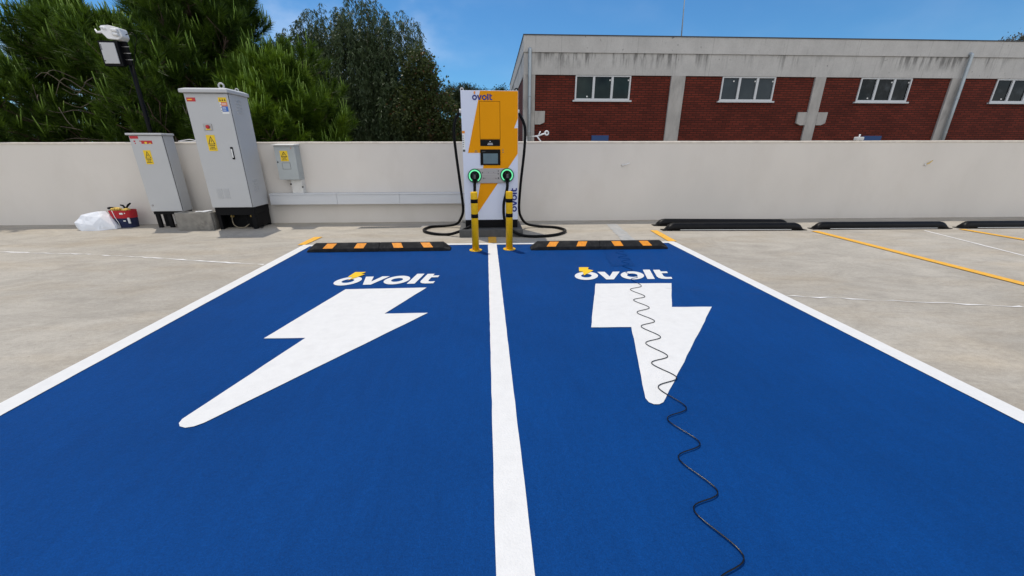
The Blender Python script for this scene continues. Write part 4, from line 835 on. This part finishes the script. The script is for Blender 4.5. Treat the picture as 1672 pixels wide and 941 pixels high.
a_ = tag(MB().tube([(6.84, 15.12, 4.72), (6.78, 15.12, 6.0), (6.68, 15.12, 7.6)], [0.022, 0.016, 0.010], 8).build('antenna_mast', 'pipe'), 'thin vertical mast on the brick building roof', 'mast')
# white pipework and a small white fitting seen just over the wall
t = thing('pipe_rack', 'white tubular bracket showing over the wall beside the charger', 'bracket', (0.95, 8.05, 0.0), None)
zt = 1.55
MB().tube([(0.80, 8.05, 0.0), (0.80, 8.05, zt), (1.00, 8.05, zt + 0.005), (1.10, 8.05, zt - 0.12), (1.10, 8.05, 0.0)], 0.016, 8).build('frame', 'white_plastic', t)
MB().tube([(1.0, 8.05, zt), (1.10, 8.05, zt + 0.035), (1.18, 8.05, zt + 0.06)], 0.014, 8).build('arm', 'white_plastic', t)
MB().tube([(1.02, 8.05, zt), (1.07, 8.05, zt + 0.09)], 0.010, 8).build('arm', 'white_plastic', t)
MB().tube([(1.19 + 0.035 * math.cos(a), 8.05, zt + 0.06 + 0.035 * math.sin(a)) for a in [2 * PI * k / 14 for k in range(15)]], 0.014, 8).build('ring', 'white_plastic', t)
t = thing('white_fitting', 'small white junction fitting showing over the wall beside a blue door', 'fitting', (7.58, 8.0, 0.0))
MB().tube([(7.58, 8.0, 0), (7.58, 8.0, 1.50)], 0.02, 8).build('post', 'white_plastic', t); MB().box(7.52, 7.68, 7.96, 8.04, 1.485, 1.55).build('head', 'galv_white', t, 0.012)
MB().tube([(7.60, 8.0, 1.55), (7.60, 8.0, 1.60)], 0.014, 8).build('stub', 'white_plastic', t)

# ------------------------------------------------------------------ camera pole behind the wall
t = thing('camera_pole', 'black pole with a white floodlight camera and control box before the pine', 'pole', (-6.31, 8.30, -0.05))
MB().tube([(-6.31, 8.30, -0.05), (-6.30, 8.30, 3.12)], 0.035, 12).build('pole', 'black', t)
MB().box(-6.385, -6.235, 8.24, 8.265, 2.72, 3.08).build('mount_plate', 'black', t, 0.004)
MB().box(-6.64, -6.325, 8.16, 8.235, 2.69, 3.075).build('box_frame', 'black', t, 0.004)
bx = MB().box(-6.605, -6.365, 8.14, 8.1595, 2.725, 3.045).build('control_box', 'cab', t, 0.006)
for z in (3.005, 2.975, 2.945, 2.765): MB().lathe([(0.009, 0.0), (0.009, 0.006)], 8, (-6.588, 8.1395, z), axis='Y').build('screw', 'black', bx)
def sc(p): return (-6.36 + (p[0] + 6.36) * 0.80, 8.22 + (p[1] - 8.22) * 0.8, 3.095 + (p[2] - 3.085) * 0.82)
hc = MB().add([sc(p) for p in [(-6.53, 8.10, 3.33), (-6.36, 8.08, 3.335), (-6.18, 8.12, 3.295), (-6.165, 8.14, 3.14), (-6.24, 8.10, 3.075), (-6.44, 8.08, 3.085), (-6.54, 8.09, 3.20),
               (-6.53, 8.34, 3.34), (-6.36, 8.36, 3.345), (-6.18, 8.34, 3.295), (-6.165, 8.34, 3.14), (-6.24, 8.36, 3.075), (-6.44, 8.36, 3.085), (-6.54, 8.34, 3.20)]],
              [(6, 5, 4, 3, 2, 1, 0), (7, 8, 9, 10, 11, 12, 13)] + [(k, (k + 1) % 7, (k + 1) % 7 + 7, k + 7) for k in range(7)]).build('camera_housing', 'white_plastic', t, 0.015)
MB().tube([sc(p) for p in [(-6.52, 8.16, 3.235), (-6.60, 8.15, 3.215), (-6.66, 8.15, 3.215), (-6.685, 8.15, 3.27)]], [0.018, 0.02, 0.018, 0.010], 8).build('bracket_arm', 'white_plastic', t)
for z in (3.235, 3.165): MB().tube([sc(p) for p in [(-6.30, 8.09, z + 0.01), (-6.19, 8.09, z)]], [0.030, 0.024], 10).build('lamp_lens', 'white_plastic', t)
MB().tube([sc(p) for p in [(-6.50, 8.07, 3.285), (-6.43, 8.06, 3.28), (-6.42, 8.06, 3.24)]], 0.016, 8).build('clamp', 'white_plastic', t)
MB().tube(smooth_path([(-6.19, 8.22, 3.18), (-6.10, 8.25, 3.22), (-6.06, 8.27, 3.14), (-6.12, 8.27, 3.02), (-6.26, 8.27, 2.60), (-6.255, 8.27, 2.2), (-6.22, 8.27, 1.95), (-6.265, 8.27, 1.7)], 6), 0.006, 6).build('wire', 'cable', t)
for z in (3.0, 2.9, 2.8): MB().box(-6.34, -6.20, 8.236, 8.2395, z, z + 0.008).build('strap', 'steel', t)

# ------------------------------------------------------------------ vegetation
def raw(name, verts, tris, m, parent):
    off = Vector(parent.location); verts = verts - np.array(off)
    me = bpy.data.meshes.new(name); nv, nf = len(verts), len(tris); k = tris.shape[1]
    me.vertices.add(nv); me.vertices.foreach_set('co', verts.astype(np.float32).ravel())
    me.loops.add(nf * k); me.loops.foreach_set('vertex_index', tris.astype(np.int32).ravel())
    me.polygons.add(nf); me.polygons.foreach_set('loop_start', np.arange(0, nf * k, k, dtype=np.int32)); me.polygons.foreach_set('loop_total', np.full(nf, k, dtype=np.int32))
    me.materials.append(M[m]); me.update(calc_edges=True); me.validate()
    o = bpy.data.objects.new(name, me); C.objects.link(o); o.parent = parent; return o
def unit(a): return a / np.maximum(np.linalg.norm(a, axis=-1, keepdims=True), 1e-9)
def rand_dirs(rng, n): return unit(rng.normal(size=(n, 3)))
def blades(base, d, L_, w, rng):
    """one narrow triangle per needle"""
    side = unit(np.cross(d, rand_dirs(rng, len(d)))); n = len(d)
    v = np.empty((n, 3, 3)); v[:, 0] = base - side * w[:, None] / 2; v[:, 1] = base + side * w[:, None] / 2; v[:, 2] = base + d * L_[:, None]
    return v.reshape(-1, 3), np.arange(3 * n).reshape(-1, 3)
def leaves(base, d, L_, w, rng, flat=None):
    """one diamond-shaped leaf per point"""
    nrm = rand_dirs(rng, len(d)) if flat is None else flat
    side = unit(np.cross(d, nrm)); n = len(d); v = np.empty((n, 4, 3)); mid = base + d * (L_ * 0.45)[:, None]
    v[:, 0] = base; v[:, 1] = mid + side * w[:, None] / 2; v[:, 2] = base + d * L_[:, None]; v[:, 3] = mid - side * w[:, None] / 2
    return v.reshape(-1, 3), np.arange(4 * n).reshape(-1, 4)

def pine(label, loc, lean, height, radius_at, z0, seed, n_limb, per_limb, needles, needle_m, candle_p=0.42, nl=0.25, group='pine trees behind the wall', lift=0.34):
    rng = np.random.default_rng(seed); t = thing('pine_tree', label, 'tree', (loc[0], loc[1], -0.06), group)
    lx, ly = lean
    def axis(z): return np.array([loc[0] + lx * z, loc[1] + ly * z, z])
    MB().tube([axis(-0.06)] + [axis(height * k / 8) + np.array([0.05 * math.sin(k), 0.04 * math.cos(2 * k), 0]) for k in range(1, 9)], [0.17] + [0.15 * (1 - k / 8.6) for k in range(1, 9)], 10).build('trunk', 'bark', t)
    limbs = MB(); SP = []; SD = []; CP = []
    for i in range(n_limb):
        z = z0 + (height - z0) * (i + rng.random()) / n_limb
        az = i * 2.399 + rng.normal() * 0.3; Rz = radius_at(z) * rng.uniform(0.72, 1.06)
        if Rz < 0.15: Rz = 0.15
        out = np.array([math.cos(az), math.sin(az), 0]); a = axis(z * 0.93)
        rise = Rz * rng.uniform(0.10, 0.42)
        P = [a + out * Rz * s_ + np.array([0, 0, rise * s_ ** 1.7 - 0.10 * Rz * math.sin(PI * s_)]) for s_ in (0, .25, .5, .75, 1.0)]
        limbs.tube(P, [0.045, 0.036, 0.026, 0.017, 0.009], 5)
        for k in range(per_limb):
            s_ = 1 - 0.85 * (rng.random() ** 1.4); j = min(3, int(s_ * 4)); q = P[j] + (P[j + 1] - P[j]) * (s_ * 4 - j)
            tang = unit(P[j + 1] - P[j]); sidev = np.array([-out[1], out[0], 0]) * rng.normal() * 0.8
            bd = unit(tang * 0.6 + sidev + np.array([0, 0, rng.uniform(-0.15, 0.7)])); bl = rng.uniform(0.12, 0.62) * min(1.0, 0.45 + Rz * 0.3)
            e = q + bd * bl
            if k % 2 == 0: limbs.tube([q, q + bd * bl * 0.5, e], [0.012, 0.009, 0.006], 4)
            SP.append(e); SD.append(unit(bd * (1 - lift) + out * 0.25 + np.array([0, 0, lift + 0.25 * rng.random()])))
    # short shoots close to the stem close up the inside of the crown
    for k in range(n_limb * 9):
        z = z0 + (height - z0) * rng.random() ** 1.3; rr = radius_at(z) * 0.72 * math.sqrt(rng.random()); az = rng.random() * 6.283
        SP.append(axis(z) + np.array([rr * math.cos(az), rr * math.sin(az), 0.0])); SD.append(unit(np.array([math.cos(az), math.sin(az), rng.uniform(-0.3, 0.42)])))
    # the leading shoot
    for k in range(10): SP.append(axis(height - 0.12 * k)); SD.append(unit(np.array([rng.normal() * 0.3, rng.normal() * 0.3, 1.0])))
    limbs.build('limbs', 'bark', t)
    SP = np.array(SP); SD = np.array(SD); n = len(SP)
    # tufts: needles set around a short shoot, leaning forward
    sl_ = rng.uniform(0.22, 0.44, n)
    idx = np.repeat(np.arange(n), needles); tt = rng.random(len(idx)) ** 0.8
    base = SP[idx] + SD[idx] * (tt * sl_[idx])[:, None]
    rd = rand_dirs(rng, len(idx)); rd = unit(rd - SD[idx] * np.sum(rd * SD[idx], 1)[:, None])
    ang = rng.uniform(0.25, 1.10, len(idx)) * (1.2 - 0.5 * tt)
    d = unit(SD[idx] * np.cos(ang)[:, None] + rd * np.sin(ang)[:, None]); d[:, 2] -= 0.06; d = unit(d)
    v, f = blades(base, d, nl * rng.uniform(0.7, 1.1, len(idx)), rng.uniform(0.010, 0.018, len(idx)), rng)
    raw('foliage', v, f, needle_m, t)
    # upright new shoots on the outer tufts
    cb = MB(); ax = np.array([loc[0], loc[1], 0])
    for i in range(n):
        if rng.random() < candle_p and SD[i][2] > 0.25:
            for k in range(rng.integers(1, 5)):
                h = rng.uniform(0.16, 0.42); o = SP[i] + SD[i] * sl_[i] * 0.8 + np.array([rng.normal() * 0.05, rng.normal() * 0.05, 0]); tip = o + np.array([rng.normal() * 0.045 + lx * 0.5 * h, rng.normal() * 0.045, h])
                cb.tube([o, (o + tip) / 2, tip], [0.009, 0.014, 0.006], 5)
    cb.build('new_shoots', 'candle', t)
    return t
pa = pine('broad dark pine at the far left edge, leaning left behind the wall', (-9.3, 11.3), (-0.03, 0.0), 4.35, lambda z: np.interp(z, [0.4, 1.6, 2.5, 3.1, 3.7, 4.35], [3.5, 3.3, 2.5, 1.5, 0.7, 0.25]), 0.4, 3, 66, 32, 100, 'needle')
pb = pine('tallest pine, rising out of the view behind the tall cabinet', (-7.0, 11.6), (0.02, 0.0), 7.6, lambda z: np.interp(z, [0.4, 1.5, 2.6, 3.2, 3.8, 4.8, 6.2, 7.6], [2.9, 3.0, 2.45, 1.9, 1.25, 0.95, 0.75, 0.15]), 0.5, 8, 92, 32, 100, 'needle')
pc = pine('small bright green young pine behind the wall box', (-5.05, 10.7), (0.0, 0.0), 3.15, lambda z: np.interp(z, [0.2, 1.2, 2.2, 3.15], [1.25, 1.40, 0.95, 0.1]), 0.3, 14, 44, 30, 80, 'needle_young', 0.55)
# bare twigs low in the pines
rng = np.random.default_rng(4); tw = MB()
for k in range(26):
    x = rng.uniform(-9.3, -6.0); z = rng.uniform(1.25, 2.6); y = rng.uniform(8.7, 9.2); dx = rng.uniform(0.35, 1.1) * rng.choice([-1, 1])
    p = [Vector((x, y + 0.6, z - 0.1)), Vector((x + dx * 0.4, y + 0.2, z + rng.uniform(-.1, .2))), Vector((x + dx * 0.75, y, z + rng.uniform(-.25, .25))), Vector((x + dx, y - 0.1, z + rng.uniform(-.35, .3)))]
    tw.tube(smooth_path(p, 3), [0.010 - 0.0007 * i for i in range(10)], 4)
tw.build('dead_twigs', 'twig', pb)

def inlumps(rng, lumps, n, shell_=0.35):
    """points spread through a set of overlapping lumps, more of them near the surface"""
    vol = np.array([l[3] ** 2.4 for l in lumps]); k = rng.choice(len(lumps), n, p=vol / vol.sum()); L_ = np.array(lumps)[k]
    d = rand_dirs(rng, n); r_ = L_[:, 3] * rng.random(n) ** shell_
    return L_[:, :3] + d * r_[:, None] * np.array([1, 0.9, 1]), d
# weeping tree in the middle
t = thing('weeping_tree', 'dark weeping tree with hanging strands, between pine and charger', 'tree', (-4.1, 15.0, -0.06))
lum = [(-6.0, 15.0, 4.35, 0.75), (-5.0, 15.0, 4.75, 0.95), (-3.9, 15.0, 5.05, 0.95), (-2.85, 15.0, 4.85, 0.80), (-4.4, 15.0, 3.6, 1.6), (-2.9, 15.0, 3.7, 1.25), (-3.4, 14.8, 2.4, 1.7), (-5.4, 15.0, 2.6, 1.3), (-2.5, 14.8, 2.4, 0.9), (-6.2, 15.2, 3.4, 0.8), (-6.5, 15.1, 4.35, 0.5)]
MB().tube([(-4.1, 15.1, -0.06), (-4.05, 15.1, 1.2), (-4.15, 15.05, 2.4), (-3.95, 15.0, 3.6)], [0.26, 0.22, 0.17, 0.10], 10).build('trunk', 'bark', t)
rng = np.random.default_rng(21); lb = MB()
for (x, y, z, r_) in lum:
    for k in range(4):
        e = np.array([x, y, z]) + rand_dirs(rng, 1)[0] * r_ * 0.8; s_ = np.array([-4.1, 15.05, rng.uniform(1.6, 3.2)])
        lb.tube(smooth_path([Vector(s_), Vector(s_ * 0.5 + e * 0.5 + np.array([0, 0, 0.3])), Vector(e)], 4), [0.05 - 0.0048 * i for i in range(9)], 5)
lb.build('limbs', 'twig', t)
n = 4600; p, d = inlumps(rng, lum, n, 0.32); hl = rng.uniform(0.35, 1.15, n)
m_ = 30; idx = np.repeat(np.arange(n), m_); tt = np.tile(np.arange(m_) / m_, n)
outd = unit(np.stack([d[:, 0], d[:, 1], np.zeros(n)], 1)); ol = rng.uniform(0.05, 0.30, n); ph = rng.uniform(0, 6.28, n)
base = p[idx] + outd[idx] * (ol[idx] * np.sqrt(tt))[:, None] + np.stack([0.03 * np.sin(tt * 7 + ph[idx]), 0.03 * np.cos(tt * 6 + ph[idx]), 0.10 * np.sin(np.minimum(tt * 3.5, PI)) - hl[idx] * tt ** 1.3], 1)
keep = base[:, 2] > 0.4; base = base[keep]; idx = idx[keep]
ld = unit(rand_dirs(rng, len(base)) * 0.75 + np.array([0, 0, -0.85]))
v, f = leaves(base, ld, rng.uniform(0.09, 0.17, len(base)), rng.uniform(0.018, 0.030, len(base)), rng); raw('foliage', v, f, 'weep', t)
# generic leafy crowns
def leafy(name, label, cat, loc, lumps, n, L_, w, m, seed, trunk=True, group=None, drop=0.0, shell_=0.33):
    t = thing(name, label, cat, (loc[0], loc[1], -0.06), group); rng = np.random.default_rng(seed)
    zc = max(l[2] for l in lumps)
    mb = MB(); mb.tube([(loc[0], loc[1], -0.06), (loc[0] + 0.05, loc[1], zc * 0.4), (loc[0], loc[1], zc * 0.85)], [0.03 * zc + 0.03, 0.022 * zc + 0.02, 0.02], 8)
    mb.build('trunk', 'bark', t); lb = MB()
    for (x, y, z, r_) in lumps:
        for k in range(3):
            e = np.array([x, y, z]) + rand_dirs(rng, 1)[0] * r_ * 0.7; s_ = np.array([loc[0], loc[1], zc * rng.uniform(0.3, 0.7)])
            lb.tube([s_, s_ * 0.5 + e * 0.5 + np.array([0, 0, 0.1]), e], [0.03, 0.02, 0.008], 5)
    lb.build('limbs', 'bark', t)
    # sprays of leaves on small twigs so that the crown breaks up into clumps
    ns = max(1, n // 24); p, d = inlumps(rng, lumps, ns, shell_); idx = np.repeat(np.arange(ns), 24)
    base = p[idx] + rng.normal(size=(len(idx), 3)) * 0.085 * (L_ / 0.07) ** 0.5
    ld = unit(rand_dirs(rng, len(idx)) + d[idx] * 0.5 + np.array([0, 0, -drop]))
    v, f = leaves(base, ld, L_ * rng.uniform(0.7, 1.3, len(idx)), w * rng.uniform(0.7, 1.3, len(idx)), rng); raw('foliage', v, f, m, t); return t
leafy('broadleaf_tree', 'lower broadleaf tree with some brown leaves, left of the charger', 'tree', (-1.9, 14.0), [(-2.05, 14, 3.75, 0.55), (-1.75, 14, 3.0, 0.65), (-1.55, 14, 2.2, 0.75), (-1.15, 14, 1.95, 0.5), (-2.4, 14, 2.4, 0.8)], 15000, 0.085, 0.05, 'broad', 31)
hl_ = [(-12.6, 'dark bush at the far left edge, low behind the leaning pine'), (-9.4, 'dark bush low between the two big pines'), (-7.4, 'dark bush low behind the tall pine'), (-5.6, 'dark bush in the gap between young pine and weeping tree'), (-3.4, 'dark bush low behind the weeping tree'), (-1.2, 'dark bush low behind the broadleaf tree, left of the charger')]
for k, (x, lab) in enumerate(hl_):
    h = (2.6, 2.6, 2.5, 3.1, 2.5, 1.9)[k]
    leafy('bush', lab, 'bush', (x, 17.2), [(x, 17.2, h * 0.35, 1.25), (x - 0.6, 17.2, h * 0.6, 0.9), (x + 0.5, 17.1, h * 0.65, 0.9), (x, 17.2, h - 0.6, 0.8)], 16000, 0.12, 0.07, 'dark_leaf', 40 + k, group='dark bushes behind the trees')
leafy('stone_pine', 'distant umbrella pine showing just left of the charger', 'tree', (-1.9, 30.0), [(-2.9, 30, 4.45, 0.55), (-2.2, 30, 4.65, 0.7), (-1.3, 30, 4.75, 0.75), (-0.5, 30, 4.6, 0.7), (-2.6, 30, 4.25, 0.5), (-1.8, 30, 4.35, 0.6)], 26000, 0.16, 0.035, 'far_pine', 51)
leafy('distant_tree', 'distant dark treetop between the charger and the brick building', 'tree', (1.0, 30.0), [(1.15, 30, 4.75, 0.62), (0.6, 30, 4.4, 0.7), (1.5, 30, 4.3, 0.6), (1.0, 30, 3.4, 1.0)], 14000, 0.16, 0.05, 'far_pine', 52)
leafy('distant_tree', 'distant low dark tree below the umbrella pine', 'tree', (-2.9, 27.0), [(-3.2, 27, 2.2, 1.2), (-2.0, 27, 2.0, 1.1), (-0.9, 27, 2.0, 1.1), (-0.6, 27, 2.6, 0.7)], 16000, 0.15, 0.07, 'dark_leaf', 53)
leafy('distant_tree', 'sparse brownish treetop over the roof at the far right', 'tree', (39.2, 30.0), [(39.2, 30, 7.6, 1.5), (38.0, 30, 8.0, 0.9), (40.2, 30, 8.0, 1.3), (37.6, 30, 8.35, 0.45), (38.6, 30, 8.75, 0.5)], 9000, 0.16, 0.06, 'far_leaf', 54)
